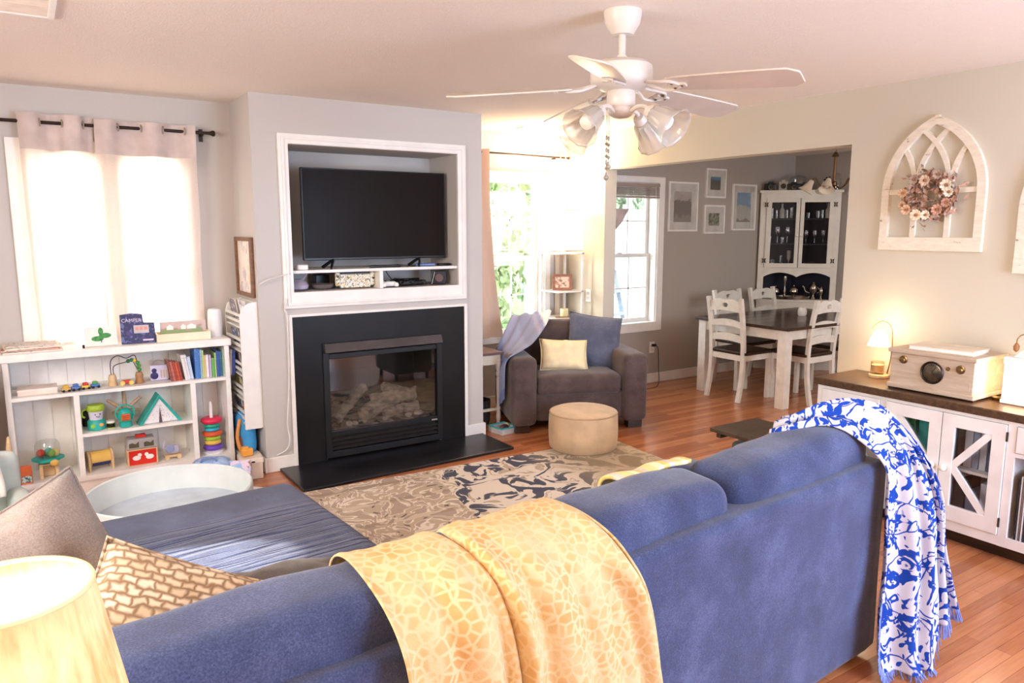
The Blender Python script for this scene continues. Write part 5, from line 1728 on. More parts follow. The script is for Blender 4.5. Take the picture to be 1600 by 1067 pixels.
for s in (-1, 1):
    xa, xb = (-.36, -.004) if s < 0 else (.004, .36)
    M = T(0, 0, 0, 90)
    d = B().ring([(xa, 1.165), (xb, 1.165), (xb, 1.94), (xa, 1.94)], [(xa + .055, 1.215), (xb - .04, 1.215), (xb - .04, 1.895), (xa + .055, 1.895)] if s < 0 else [(xa + .04, 1.215), (xb - .055, 1.215), (xb - .055, 1.895), (xa + .04, 1.895)], .02, M).put('door', HW, t, bevel=.002, flat=True)
    B().box(xa + .035, xb - .035, -.012, -.009, 1.21, 1.90).put('door_glass', glass_mat('hutch_glass', (.9, .9, .92, 1), .03), d, flat=True)
    B().sph((s * .022, -.03, 1.52), .012, 10).put('knob', WHITE, d)
    for z in (1.245, 1.87):
        x = s * .365
        hb = B()
        for q in (-1, 1):
            hb.prism([(x + q * .003, z - .02), (x + q * .022, z - .028), (x + q * .015, z), (x + q * .022, z + .028), (x + q * .003, z + .02)], .004, T(0, -.0205, 0, 90))
        hb.put('hinge', P('hinge_iron', (78, 70, 62), .5, metal=.5), d, flat=True)
    e = B().box(xa - .02, xb, -.02, 0, .09, .755).put('door', HW, t, bevel=.003, flat=True)
    B().ring([(xa + .03, .15), (xb - .05, .15), (xb - .05, .70), (xa + .03, .70)], [(xa + .045, .165), (xb - .065, .165), (xb - .065, .685), (xa + .045, .685)], .008, T(0, -.02, 0, 90)).put('door_moulding', HW, e, flat=True)
    B().sph((s * .03, -.035, .45), .012, 10).put('knob', WHITE, e)
B().box(-hw, hw, .0, .02, .0, .78).put('lower_front', HW, t, flat=True)
RH = Matrix.Translation((7.325, 5.285, 0)) @ Matrix.Rotation(math.radians(-45), 4, 'Z')
def hx(x, y, z):
    v = RH @ Vector((x, y, z))
    return (v.x, v.y, v.z)
DG = glass_mat('drinking_glass', (.92, .93, .95, 1), .16, .05)
def wineglass(loc, s, lab):
    t = thing('wine_glass', lab, 'glass', loc, 0, 'stemware behind the hutch doors')
    B().lathe([(0, 0), (.032 * s, .002), (.005 * s, .01), (.004 * s, .08 * s)], seg=14, caps=False).put('stem', DG, t)
    B().lathe([(.004 * s, .08 * s), (.03 * s, .1 * s), (.038 * s, .135 * s), (.03 * s, .19 * s), (.028 * s, .19 * s), (.034 * s, .135 * s), (.0, .088 * s)], seg=16, caps=False).put('bowl', DG, t)
    return t
k = 0
wl = ['first', 'second', 'third']
g0 = wineglass(hx(-.22, .07, 1.436), 1.0, 'tall wine glass on the middle shelf nearest the left hutch stile')
dup(g0, hx(-.11, .08, 1.436), label='tall wine glass on the middle shelf nearest the meeting stiles')
for i, x in enumerate((.09, .18, .27)):
    wineglass(hx(x, .07, 1.436), .78, '%s short wine glass from the meeting stiles behind the right hutch door' % wl[i])
def tumbler(loc, r, h, lab, name='drinking_glass', cat='glass', mat=None, group='glassware in the corner hutch'):
    return tag(B().lathe([(0, 0), (r * .85, 0), (r, h), (r * .92, h), (r * .78, .006), (0, .006)], seg=16, caps=False).put(name, mat or DG, at=loc), lab, cat, group)
tb = [(-.29, 1.721, .022, .11, 'slim glass at the left of the top hutch shelf'), (-.24, 1.721, .018, .09, 'narrow shot glass second from left on the top hutch shelf'), (-.13, 1.721, .02, .09, 'narrow glass beside the bottle on the top hutch shelf'), (-.08, 1.721, .026, .12, 'straight tall glass by the meeting stile on the top hutch shelf'),
      (-.30, 1.436, .022, .08, 'small tumbler at the left end of the middle hutch shelf'), (-.165, 1.436, .024, .07, 'small tumbler between the tall wine glasses'), (-.26, 1.166, .036, .085, 'pale frosted tumbler on the bottom hutch shelf'), (-.17, 1.166, .02, .13, 'tall thin vase glass on the bottom hutch shelf'), (.1, 1.721, .026, .06, 'short tumbler on the top shelf behind the right hutch door'), (.2, 1.721, .03, .08, 'cut glass goblet on the top shelf behind the right hutch door'), (.25, 1.721, .02, .09, 'slim glass beside the pale bottle in the hutch')]
for x, z, r, hh, lab in tb:
    tumbler(hx(x, .075, z), r, hh, lab)
for x, z, lab, c in ((-.185, 1.721, 'clear bottle with round stopper on the top hutch shelf', (190, 186, 176)), (.305, 1.721, 'pale labelled bottle at the right of the top hutch shelf', (214, 206, 190))):
    t = thing('bottle', lab, 'bottle', hx(x, .055, z), 0, 'bottles in the corner hutch')
    B().lathe([(0, 0), (.028, 0), (.03, .01), (.03, .09), (.012, .115), (.012, .145), (0, .145)], seg=16, caps=False).put('bottle_body', P('bottle_%d' % c[0], c, .2, spec=.6), t)
    B().sph((0, 0, .152), .014, 10).put('stopper', P('bottle_%d' % c[0], c), t)
t = thing('champagne_flute', 'tall pale champagne flute on the bottom hutch shelf', 'glass', hx(-.085, .07, 1.166), 0, 'glassware in the corner hutch')
B().lathe([(0, 0), (.028, .002), (.004, .01), (.004, .07), (.02, .1), (.024, .19), (.02, .19), (.0, .09)], seg=16, caps=False).put('flute', P('pale_pink_glass', (206, 190, 180), .2), t)
t = thing('serving_box', 'dark box lying behind the right hutch door', 'box', hx(.15, .09, 1.166), -45)
B().box(-.06, .06, -.03, .03, 0, .06).put('box_body', BLACK, t, bevel=.003, flat=True)
# silver on the counter
SIL = P('tarnished_silver', (170, 162, 152), .25, metal=1.0)
t = thing('silver_tray', 'engraved silver tray on the hutch counter', 'tray', hx(-.05, .06, .806), -45)
B().lathe([(0, 0), (.17, 0), (.185, .035), (.18, .035), (.165, .008), (0, .006)], seg=36, sy=.55, sx=1.2, caps=False).put('tray', SIL, t)
for x, hh, r, lab, nm in ((-.21, .14, .045, 'round silver bowl at the left of the hutch counter', 'silver_bowl'), (-.11, .25, .03, 'tall silver candlestick on the hutch counter', 'candlestick'), (-.01, .15, .05, 'squat silver bowl beside the candlestick', 'silver_bowl'), (.20, .2, .045, 'ornate silver jug at the right of the hutch counter', 'silver_jug'), (.285, .15, .028, 'small silver sugar caster by the hutch counter edge', 'sugar_caster')):
    t = thing(nm, lab, 'silverware', hx(x, .07 if x > .1 else .075, .806 if abs(x + .05) > .2 else .8145), -45, 'silver pieces on the hutch counter')
    B().lathe([(0, 0), (r * .8, 0), (r * .7, .01), (r * .25, hh * .2), (r * .3, hh * .3), (r, hh * .5), (r * .95, hh * .75), (r * .5, hh * .9), (0, hh * .92)] if nm != 'candlestick' else [(0, 0), (r * 1.2, 0), (r * .5, .02), (r * .35, .05), (r * .6, .08), (r * .3, .12), (r * .45, .18), (r * .8, .21), (r * .7, hh), (0, hh)], seg=20, caps=False).put('body', SIL, t)
    B().sph((0, 0, hh * .94), r * .22, 8).put('finial', SIL, t)
    if nm == 'silver_jug':
        B().tube(catmull([(-.04, 0, .07), (-.085, 0, .09), (-.1, 0, .13), (-.12, 0, .15)], 12), .009, 8).put('spout', SIL, t)
        B().tube(catmull([(.04, 0, .07), (.07, 0, .1), (.035, 0, .15)], 12), .005, 8).put('handle', SIL, t)
# things on top of the hutch
def old_camera(loc, rz, lab, w, h, m, lens):
    t = thing('vintage_camera', lab, 'camera', loc, rz, 'old cameras on top of the hutch')
    B().soft((0, 0, h / 2), (w, .055, h), .008, 6).put('camera_body', m, t)
    B().cyl((0, 0, 0), lens, .03, 18, T(0, -.027, h * .45, 90)).put('lens', BLACK, t)
    B().cyl((0, 0, 0), lens * 1.15, .006, 18, T(0, -.027, h * .45, 90)).put('lens_ring', CHROME, t)
    B().box(-w * .2, w * .2, -.02, .02, h - .002, h + .018).put('viewfinder', m, t, bevel=.003, flat=True)
    return t
GREYC = P('camera_grey', (176, 170, 160), .4)
ZT = 2.031
old_camera(hx(-.33, .02, ZT), -40, 'black box camera at the left end of the hutch top', .12, .075, BLACK, .024)
old_camera(hx(-.19, .04, ZT), -50, 'pale folding camera on the hutch top beside the box camera', .10, .095, GREYC, .03)
old_camera(hx(-.08, .03, ZT), -45, 'wide black camera near the middle of the hutch top', .15, .07, BLACK, .02)
old_camera(hx(.04, .02, ZT), -38, 'black camera with chrome face right of centre on the hutch top', .10, .07, BLACK, .028)
old_camera(hx(.27, .05, ZT), -55, 'tall black camera beside the chandelier stem on the hutch top', .07, .12, BLACK, .02)
t = thing('cake_dome', 'clear glass dome dish at the back of the hutch top', 'glass dome', hx(-.01, .20, ZT), 0)
B().lathe([(.09, .002), (.095, .1), (.085, .15), (.04, .17), (0, .172)], seg=28, caps=False).put('dome', DG, t)
B().lathe([(0, 0), (.11, 0), (.115, .01), (0, .01)], seg=28, caps=False).put('plate', DG, t)
t = thing('storage_jar', 'clear lidded jar on the right of the hutch top', 'jar', hx(.37, .04, ZT), -45)
B().lathe([(.045, .002), (.05, .08), (.045, .12)], seg=24).put('jar', DG, t)
B().tube(catmull([(-.04, 0, .12), (-.03, 0, .17), (.03, 0, .17), (.04, 0, .12)], 14), .004, 6).put('handle', CHROME, t)

# chandelier
t = thing('chandelier', 'small brass chandelier with frosted bell shades over the dining table', 'chandelier', (6.62, 4.42, 0))
BR = P('antique_brass', (122, 96, 70), .3, metal=1.0)
B().lathe([(.06, 2.44), (.055, 2.42), (.012, 2.405), (0, 2.405)], seg=20).put('ceiling_cup', BR, t)
b = B()
for k in range(3):
    pts = [(.009 * math.cos(a * PI / 6) * (k % 2), .009 * math.cos(a * PI / 6) * ((k + 1) % 2), 2.385 - k * .026 + .016 * math.sin(a * PI / 6)) for a in range(12)]
    b.tube(pts, .003, 6, closed=True)
b.put('chain', BR, t)
B().lathe([(0, 2.335), (.012, 2.33), (.03, 2.305), (.035, 2.29), (.012, 2.285), (.013, 2.06), (.03, 2.045), (.03, 2.02), (.014, 2.005), (.02, 1.985), (.0, 1.96)], seg=18, caps=False).put('stem', BR, t)
FSH = P('frosted_bell_glass', (226, 214, 196), .45, var=.03)
for k in range(5):
    R0 = Matrix.Rotation(math.radians(72 * k + 200), 4, 'Z')
    a = B().tube([R0 @ Vector(p) for p in catmull([(.015, 0, 2.03), (.07, 0, 1.99), (.13, 0, 2.03), (.17, 0, 2.09), (.2, 0, 2.06)], 16)], .006, 8).put('arm', BR, t)
    M = R0 @ Matrix.Translation((.2, 0, 2.06)) @ Euler((0, math.radians(150), 0)).to_matrix().to_4x4()
    B().lathe([(.018, -.01), (.024, .0), (.03, .03), (.05, .08), (.075, .11), (.072, .11), (.047, .08), (.026, .03)], seg=24, M=M, caps=False).put('bell_shade', FSH, a)
    B().sph((0, 0, .07), .02, 10, M).put('light_bulb', BULB, a)
# ------------------------------------------------------------------ sectional sofa
BLUE = make_sofa_fabric('slate_blue_chenille', (42, 51, 80), (58, 69, 104), (84, 95, 132))
SX, SY, SR = 2.6, 1.437, 4.5
t = thing('sectional_sofa', 'slate blue sectional sofa with a chaise, seen from behind', 'sofa', (SX, SY, 0), SR)
RS = Matrix.Translation((SX, SY, 0)) @ Matrix.Rotation(math.radians(SR), 4, 'Z')
def sp(x, y, z):
    return RS @ Vector((x, y, z))
B().soft((-1.53, .065, .40), (3.06, .13, .74), .022, 26, (0, .02, .0), .003, 3, 1).put('back_frame', BLUE, t)
B().soft((-1.53, .52, .17), (3.04, .86, .2), .03, 10).put('base', BLUE, t)
B().soft((-2.26, 1.42, .17), (1.28, 1.06, .2), .03, 10).put('chaise_base', BLUE, t)
B().soft((-.11, .50, .33), (.20, .84, .48), .06, 10, (.02, 0, .03), .003, 6, 2).put('arm', BLUE, t)
B().soft((-3.02, .72, .33), (.18, 1.30, .48), .06, 10, (.02, 0, .03), .003, 6, 3).put('arm', BLUE, t)
for k, (x0, x1) in enumerate(((-.98, -.215), (-1.79, -.985))):
    B().soft(((x0 + x1) / 2, .60, .36), (x1 - x0, .76, .20), .06, 12, (.0, .01, .10), .006, 6, 4 + k).put('seat_cushion', BLUE, t)
def crease(p):
    q = p.copy()
    if p.z > 0:
        k = math.sin((p.y + .9) * 34 + 3 * noise.noise(Vector((p.x * 2, p.y * 2, 0)))) * .5 + .5
        m = max(0, 1 - abs((p.y - .30) / .42))
        q.z -= .011 * k ** 2 * m * max(0, 1 - (p.x / .62) ** 4)
    return q
B().soft((-2.195, 1.125, .355), (1.44, 1.82, .205), .07, 40, (.0, .0, .07), .004, 5, 9, fn=crease).put('chaise_cushion', make_sofa_fabric('creased_blue_chenille', (42, 51, 80), (58, 69, 104), (84, 95, 132), (1.0, 1.62)), t)
def wrinkle(seed, side):
    def fn(p):
        q = p.copy()
        a = noise.noise(Vector((p.x * 3, p.z * 3, seed)))
        k = math.sin((p.x * side + p.z * .6) * 46 + 6 * a)
        m = max(0, 1 - abs(p.x * side - .20) / .20)
        q.y -= .010 * max(0, k) ** 2 * m
        q.z += .016 * noise.noise(Vector((p.x * 4, seed, 0)))
        return q
    return fn
for k, (x0, x1) in enumerate(((-.842, -.03), (-1.632, -.862), (-2.92, -1.642))):
    M = T((x0 + x1) / 2, .175, (.643, .632, .636)[k], 4, (-2.6, 0, 0)[k])
    c = B().soft((0, 0, 0), (x1 - x0, .24, .48), .072, 22, (.0, .05, .04), .008, 5, 12 + k, M, wrinkle(k * 3 + 1, (-1, -1, 1)[k])).put('back_cushion', BLUE, t)
for x in (-2.95, -1.4, -.10):
    for y in (.25, .86):
        B().box(x - .03, x + .03, y - .03, y + .03, 0, .075).put('foot', DARKWOOD, t, flat=True)
for x in (-2.82, -1.7):
    B().box(x - .03, x + .03, 1.84, 1.90, 0, .075).put('foot', DARKWOOD, t, flat=True)

# generic draped cloth from a set of guide curves (world coordinates)
def draped(guides, us, fold, nu, nv):
    gs = [catmull(g, nv) for g in guides]
    def fn(u, v):
        for i in range(len(us) - 1):
            if u <= us[i + 1] or i == len(us) - 2:
                f = (u - us[i]) / (us[i + 1] - us[i])
                f = f * f * (3 - 2 * f) if len(us) > 2 else f
                p = at_curve(gs[i], v).lerp(at_curve(gs[i + 1], v), f)
                return p + fold(u, v)
    return fn

# yellow throw over the back of the sofa
t = thing('throw_blanket', 'yellow leaf patterned throw draped over the back of the slate blue sofa', 'blanket', (0, 0, 0))
def g_y(x, dx, back=0):
    return [sp(x + .02, .62, .50), sp(x + .01, .44, .62), sp(x, .32, .76), sp(x, .27, .862), sp(x, .17, .888 - back), sp(x + dx * .15, .055, .855 - back), sp(x + dx * .3, -.01, .79), sp(x + dx * .55, -.028, .68), sp(x + dx * .8, -.036, .45), sp(x + dx, -.042, .18)]
Y0 = g_y(-2.06, .03)
Y1 = g_y(-1.80, .05, -.004)
Y2 = g_y(-1.46, .20)
def y_fold(u, v):
    d = max(0, min(1, (v - .30) / .5))
    a = .012 * math.sin(u * 34 + 2.2 * math.sin(v * 3)) + .034 * math.exp(-((u - .46 - .05 * v) / .035) ** 2) * (1 if v > .3 else .3) + .012 * math.sin(u * 15 + 1) + .008 * noise.noise(Vector((u * 7, v * 5, 4)))
    pinch = -.06 * math.exp(-((u - .40) / .05) ** 2)
    return Vector((0, -abs(a) * (.5 + 1.2 * d), (.012 * noise.noise(Vector((u * 5, v * 4, 2))) + pinch * (1 - d) * .8 + .012) * (1 - d)))
fy = draped([Y0, Y1, Y2], [0, .42, 1], y_fold, 60, 60)
B().sheet(fy, 84, 70).put('blanket_cloth', make_leaf_throw(), t, solid=.006, sharp=180)

# second yellow piece over the front of the middle cushion
t = thing('knit_scarf_blanket', 'folded pale yellow blanket on the front of the middle sofa cushion', 'blanket', (0, 0, 0))
def fy2(u, v):
    x = -1.16 + .33 * u
    a = v
    p = catmull([(x, .23, .868), (x, .275, .866), (x, .315, .84), (x + .02, .345, .76), (x + .03, .36, .64), (x + .03, .43, .50), (x + .04, .62, .485)], 20)
    q = at_curve(p, a)
    return sp(q.x, q.y + .012 + .003 * math.sin(u * 14), q.z + .004 * math.sin(u * 11 + v * 3))
B().sheet(fy2, 40, 24).put('blanket_cloth', make_stripes('yellow_stripe_cloth', [(0, lin((238, 216, 150))), (.35, lin((244, 232, 190))), (.6, lin((230, 200, 120))), (.8, lin((214, 206, 196)))], 0, 9), t, solid=.012, sharp=180)

# blue floral throw over the end of the sofa
t = thing('throw_blanket', 'white throw with blue flowers and fringe hanging off the end of the sofa back', 'blanket', (0, 0, 0))
A0 = [(2.17, 1.645, .87), (2.20, 1.61, .888), (2.335, 1.55, .912), (2.43, 1.485, .872), (2.50, 1.405, .765), (2.505, 1.395, .60), (2.50, 1.385, .391), (2.47, 1.375, .25), (2.46, 1.36, .082), (2.455, 1.33, .03)]
A1 = [(2.21, 1.66, .895), (2.26, 1.62, .925), (2.40, 1.58, .96), (2.52, 1.50, .94), (2.615, 1.41, .84), (2.645, 1.36, .66), (2.65, 1.32, .42), (2.625, 1.30, .25), (2.60, 1.28, .09), (2.59, 1.255, .02)]
A1b = [(2.24, 1.67, .90), (2.29, 1.62, .932), (2.43, 1.58, .968), (2.55, 1.50, .948), (2.645, 1.42, .85), (2.69, 1.365, .685), (2.705, 1.325, .48), (2.69, 1.30, .29), (2.67, 1.28, .11), (2.66, 1.265, .022)]
A2 = [(2.26, 1.675, .905), (2.31, 1.62, .94), (2.46, 1.58, .972), (2.57, 1.50, .955), (2.668, 1.43, .86), (2.735, 1.37, .71), (2.765, 1.335, .55), (2.770, 1.32, .37), (2.765, 1.30, .24), (2.76, 1.29, .13)]
A3 = [(2.29, 1.68, .90), (2.35, 1.63, .925), (2.5, 1.585, .958), (2.6, 1.50, .95), (2.70, 1.46, .875), (2.79, 1.41, .744), (2.86, 1.385, .592), (2.88, 1.37, .41), (2.93, 1.345, .22), (2.953, 1.33, .14)]
def b_fold(u, v):
    d = max(0, min(1, (v - .25) / .4))
    a = .022 * math.sin(u * 26 + 1.5 * math.sin(v * 2.4)) + .008 * math.sin(u * 53 + v * 2)
    return Vector((-.4 * a * d, -.8 * a * d - .004, .018 * math.sin(u * 17) * (1 - d) + .012 * noise.noise(Vector((u * 6, v * 6, 3)))*(1 - v)))
fbl = draped([A0, A1, A1b, A2, A3], [0, .36, .54, .60, 1], b_fold, 60, 60)
B().sheet(fbl, 80, 80).put('blanket_cloth', make_floral(), t, solid=.006, sharp=180)
b = B()
rnd = random.Random(5)
for k in range(120):
    u = k / 119
    p = fbl(u, 1)
    e = Vector((rnd.uniform(-.012, .012), rnd.uniform(-.02, 0), -min(.05, p.z - .004)))
    b.tube([p + Vector((0, 0, .004)), p + e * .5 + Vector((rnd.uniform(-.004, .004), 0, 0)), p + e], .0022, 4)
for k in range(60):
    v = .74 + .26 * k / 59
    p = fbl(0, v)
    b.tube([p, p + Vector((-.012, -.006, -.006)), p + Vector((-.02 + rnd.uniform(-.006, .006), -.01, -.02))], .002, 4)
b.put('fringe', P('periwinkle_fringe', (120, 136, 196), .9), t)['kind'] = 'stuff'
B().sheet(lambda u, v: fbl(.03 + u * .05, .90 + v * .035) + Vector((-.008, -.014, 0)), 4, 4).put('care_label', WHITE, t, solid=.002)

# cushions on the chaise
PG = make_sofa_fabric('warm_grey_cushion', (114, 104, 98), (138, 126, 118), (162, 150, 142))
cushion('scatter_cushion', 'large warm grey cushion standing at the corner of the sectional behind the lamp', 'cushion', (-.07, 2.10, .662), 74, 8, 22, .52, .52, .20, PG, 21, .014)
KN = N('chunky_knit')
_co = KN.coord()
_wp = KN.n('ShaderNodeVectorMath', operation='MULTIPLY_ADD')
_nz = KN.n('ShaderNodeTexNoise')
KN.l(_co, _nz.inputs['Vector'])
_nz.inputs['Scale'].default_value = 22
KN.l(_nz.outputs['Color'], _wp.inputs[0])
_wp.inputs[1].default_value = (.040, .034, 0)
KN.l(_co, _wp.inputs[2])
_br = KN.n('ShaderNodeTexBrick')
KN.l(_wp.outputs[0], _br.inputs['Vector'])
_br.inputs['Scale'].default_value = 1
_br.inputs['Brick Width'].default_value = .036
_br.inputs['Row Height'].default_value = .021
_br.inputs['Mortar Size'].default_value = .008
_br.inputs['Mortar Smooth'].default_value = 1.0
_br.inputs['Color1'].default_value = lin((222, 206, 182))
_br.inputs['Color2'].default_value = lin((196, 174, 144))
_br.inputs['Mortar'].default_value = lin((134, 108, 82))
KN.base(_br.outputs['Color'])
KN.b.inputs['Roughness'].default_value = .95
KN.bump(_br.outputs['Fac'], -.8, .02)
cushion('scatter_cushion', 'cream and brown chunky knit cushion tucked behind the left sofa cushion', 'cushion', (.25, 1.80, .645), 52, 6, -32, .50, .36, .15, KN.m, 22, .01)
cushion('scatter_cushion', 'dark brown grey cushion lying on the chaise beside the knit cushion', 'cushion', (.50, 2.0, .525), 8, -14, 10, .50, .44, .19, make_sofa_fabric('dark_brown_cushion', (58, 50, 47), (72, 64, 60), (90, 80, 75)), 23, .02)

# ottoman and tray beyond the sofa
t = thing('ottoman', 'dark grey green upholstered ottoman under the wooden tray beyond the sofa', 'ottoman', (3.40, 2.38, 0))
OT = make_sofa_fabric('grey_green_upholstery', (70, 74, 72), (86, 90, 86), (104, 108, 102))
B().soft((0, 0, .245), (.46, .52, .35), .05, 10, (.02, .02, .03)).put('body', OT, t)
B().soft((0, 0, .425), (.47, .53, .07), .03, 10, (0, 0, .1)).put('cushion_top', OT, t)
for x in (-.18, .18):
    for y in (-.2, .2):
        B().cyl((x, y, 0), .02, .08, 10).put('leg', DARKWOOD, t)
t = thing('wooden_tray', 'dark wooden tray board resting on the ottoman beyond the sofa', 'tray', (3.315, 2.48, .4655), 0)
b = B()
for k in range(3):
    b.box(-.195, .195, -.29 + k * .187 + .0006, -.29 + (k + 1) * .187 - .0006, .026, .046)
b.put('tray_board', wood('dark_tray_wood', (52, 40, 30), (82, 64, 46), (14, 1, 14), .4), t, bevel=.002, flat=True)
for y in (-.22, .20):
    B().box(-.185, .185, y, y + .03, 0, .026).put('batten', DARKWOOD, t, flat=True)

# ------------------------------------------------------------------ table lamp in front
t = thing('table_lamp', 'lit table lamp with a big linen drum shade behind the sofa, nearest the camera', 'table lamp', (-.052, 1.01, .60))
LN = N('warm_linen_shade')
_lc = LN.coord((1, 1, .12))
_lf = LN.mix(.45, LN.noise(_lc, 60, 3, .6), LN.noise(LN.coord(), 9, 3))
_lr = LN.ramp(_lf, [(.36, lin((208, 178, 134))), (.50, lin((232, 212, 176))), (.64, lin((246, 232, 206)))])
_ld, _lt = LN.n('ShaderNodeBsdfDiffuse'), LN.n('ShaderNodeBsdfTranslucent')
LN.l(_lr, _ld.inputs[0])
LN.l(_lr, _lt.inputs[0])
_lm = LN.n('ShaderNodeMixShader')
_lm.inputs[0].default_value = .36
LN.l(_ld.outputs[0], _lm.inputs[1])
LN.l(_lt.outputs[0], _lm.inputs[2])
LN.l(_lm.outputs[0], LN.out.inputs[0])
LIN = LN.m
B().lathe([(.150, .26), (.093, .585)], seg=64, caps=False).put('lamp_shade', LIN, t, solid=.002)
for r, z in ((.150, .26), (.093, .585)):
    B().tube([(r * math.cos(a * PI / 32), r * math.sin(a * PI / 32), z) for a in range(64)], .003, 6, closed=True).put('shade_ring', P('shade_tape', (232, 204, 160), .7), t)
B().lathe([(0, 0), (.07, 0), (.072, .015), (.03, .03), (.05, .09), (.06, .14), (.04, .21), (.016, .25), (.014, .33), (0, .33)], seg=28, caps=False).put('lamp_base', P('stoneware_base', (196, 184, 168), .4), t)
B().sph((0, 0, .40), .03, 14, None, (1, 1, 1.2)).put('light_bulb', glow('warm_bulb_front', (255, 214, 160), 10), t)
lamp('table_lamp_light', 'POINT', (-.052, 1.01, 1.06), 26, (1.0, .78, .52), radius=.04)
t = thing('sofa_table', 'slim wooden table behind the sofa carrying the linen lamp', 'console table', (-.03, .97, 0))
B().box(-.32, .32, -.12, .12, .57, .60).put('tabletop', LIGHTWOOD, t, bevel=.003, flat=True)
for x in (-.29, .29):
    for y in (-.095, .095):
        B().box(x - .018, x + .018, y - .018, y + .018, 0, .57).put('leg', LIGHTWOOD, t, flat=True)

# ------------------------------------------------------------------ sideboard on the right wall
t = thing('sideboard', 'white farmhouse sideboard with dark wood top and cross barred glass doors', 'sideboard', (3.88, 2.60, 0), -90)
SBW = P('sideboard_white', (236, 230, 226), .45, var=.03)
L = 1.46
B().box(-.022, L + .022, -.028, .40, .70, .742).put('worktop', wood('dark_oak_top', (62, 44, 32), (102, 74, 52), (14, 1, 14), .32), t, bevel=.006, flat=True)
b = B().box(0, .018, .0, .395, .075, .70).box(L - .018, L, 0, .395, .075, .70).box(.018, L - .018, .38, .395, .075, .70).box(.018, L - .018, .0, .38, .085, .105).box(.018, L - .018, 0, .38, .69, .70)
b.box(.395, .41, .02, .38, .105, .69).box(1.03, 1.045, .02, .38, .105, .69).box(.41, 1.03, .05, .38, .375, .39)
b.put('carcass', SBW, t, flat=True)
b = B().box(0, .032, -.012, .0, .075, .70).box(.385, .42, -.012, 0, .075, .70).box(1.022, 1.06, -.012, 0, .075, .70).box(L - .032, L, -.012, 0, .075, .70)
b.box(.032, L - .032, -.0112, -.0004, .0755, .125).box(.032, L - .032, -.0112, -.0004, .682, .6995).box(.032, .385, -.012, 0, .53, .55).box(1.06, L - .032, -.012, 0, .53, .55)
b.put('face_frame', SBW, t, flat=True)
B().box(.03, L - .03, .05, .38, 0, .075).put('plinth', DARKWOOD, t, flat=True)
for xa, xb in ((.035, .382), (1.063, L - .035)):
    d = B().box(xa, xb, -.018, .0, .553, .680).put('drawer', SBW, t, bevel=.003, flat=True)
    B().lathe([(0, 0), (.008, 0), (.008, .008), (.016, .014), (.016, .02), (.01, .026), (0, .027)], seg=16, M=T((xa + xb) / 2, -.018, .615, 90), caps=False).put('knob', P('ceramic_knob', (236, 230, 222), .25), d)
for s, xa, xb in ((-1, .423, .719), (1, .723, 1.019)):
    M = T(0, -.0, 0, 90)
    d = B().ring([(xa, .128), (xb, .128), (xb, .680), (xa, .680)], [(xa + .062, .205), (xb - .062, .205), (xb - .062, .615), (xa + .062, .615)], .02, M).put('door', SBW, t, bevel=.002, flat=True)
    hub = (xb - .06, .41) if s < 0 else (xa + .06, .41)
    far = xa + .065 if s < 0 else xb - .065
    for z in (.20, .62):
        B().bar((hub[0], -.011 - .0006 * (z > .4), hub[1]), (far, -.011 - .0006 * (z > .4), z), .034, .014, up=(0, 1, 0)).put('cross_bar', SBW, d, flat=True)
    B().box(xa + .055, xb - .055, -.006, -.004, .20, .62).put('door_glass', glass_mat('door_glass', (.95, .96, .97, 1), .03), d, flat=True)
    kx = xb - .028 if s < 0 else xa + .028
    B().lathe([(0, 0), (.008, 0), (.008, .01), (.019, .018), (.019, .026), (.01, .034), (0, .035)], seg=18, M=T(kx, -.02, .40, 90), caps=False).put('knob', P('ceramic_knob', (236, 230, 222)), d)
    hxx = xa - .004 if s < 0 else xb + .004
    for z in (.19, .62):
        B().cyl((0, 0, z - .02), .005, .045, 8, T(hxx, -.018, 0)).put('hinge', P('hinge_black', (40, 38, 36), .5), d)
RD = Matrix.Translation((3.88, 2.60, 0)) @ Matrix.Rotation(math.radians(-90), 4, 'Z')
def sd(x, y, z):
    v = RD @ Vector((x, y, z))
    return (v.x, v.y, v.z)
def boxthing(name, lab, cat, loc, size, mat, group=None, rz=-90, band=None):
    t = thing(name, lab, cat, loc, rz, group)
    B().box(-size[0] / 2, size[0] / 2, 0, size[1], 0, size[2]).put('box_body', mat, t, bevel=.003, flat=True)
    if band:
        B().box(-size[0] / 2 + .01, size[0] / 2 - .01, -.002, .001, size[2] * .35, size[2] * .65).put('label_band', band, t, flat=True)
    return t
boxthing('storage_box', 'teal storage box on the upper shelf behind the first cross barred door', 'box', sd(.62, .09, .391), (.14, .22, .24), P('teal_fabric_box', (30, 150, 138), .7))
boxthing('storage_box', 'green storage box beside the teal one behind the first cross barred door', 'box', sd(.48, .08, .391), (.11, .22, .20), P('green_fabric_box', (60, 130, 84), .7))
boxthing('storage_box', 'grey storage box on the lower shelf behind the first cross barred door', 'box', sd(.56, .09, .106), (.22, .22, .22), P('grey_fabric_box', (120, 116, 124), .7))
for i, (x, h, c, w) in enumerate(((.765, .235, (76, 80, 92), .035), (.803, .23, (206, 204, 214), .038), (.84, .22, (168, 174, 196), .03), (.875, .24, (222, 222, 230), .032), (.91, .21, (110, 120, 150), .03), (.945, .23, (196, 200, 216), .03))):
    t = thing('book', '%s book standing on the upper shelf behind the second cross barred door' % ['dark grey', 'silver grey', 'steel blue', 'white', 'slate blue', 'pale blue'][i], 'book', sd(x, .10, .391), -90, 'books behind the sideboard glass')
    B().box(-w / 2, w / 2, 0, .18, 0, h).put('cover', P('binder_%d' % i, c, .6), t, bevel=.002, flat=True)
    B().box(-w / 2 + .004, w / 2 - .004, .004, .183, .004, h + .001).put('pages', CARD, t, flat=True)
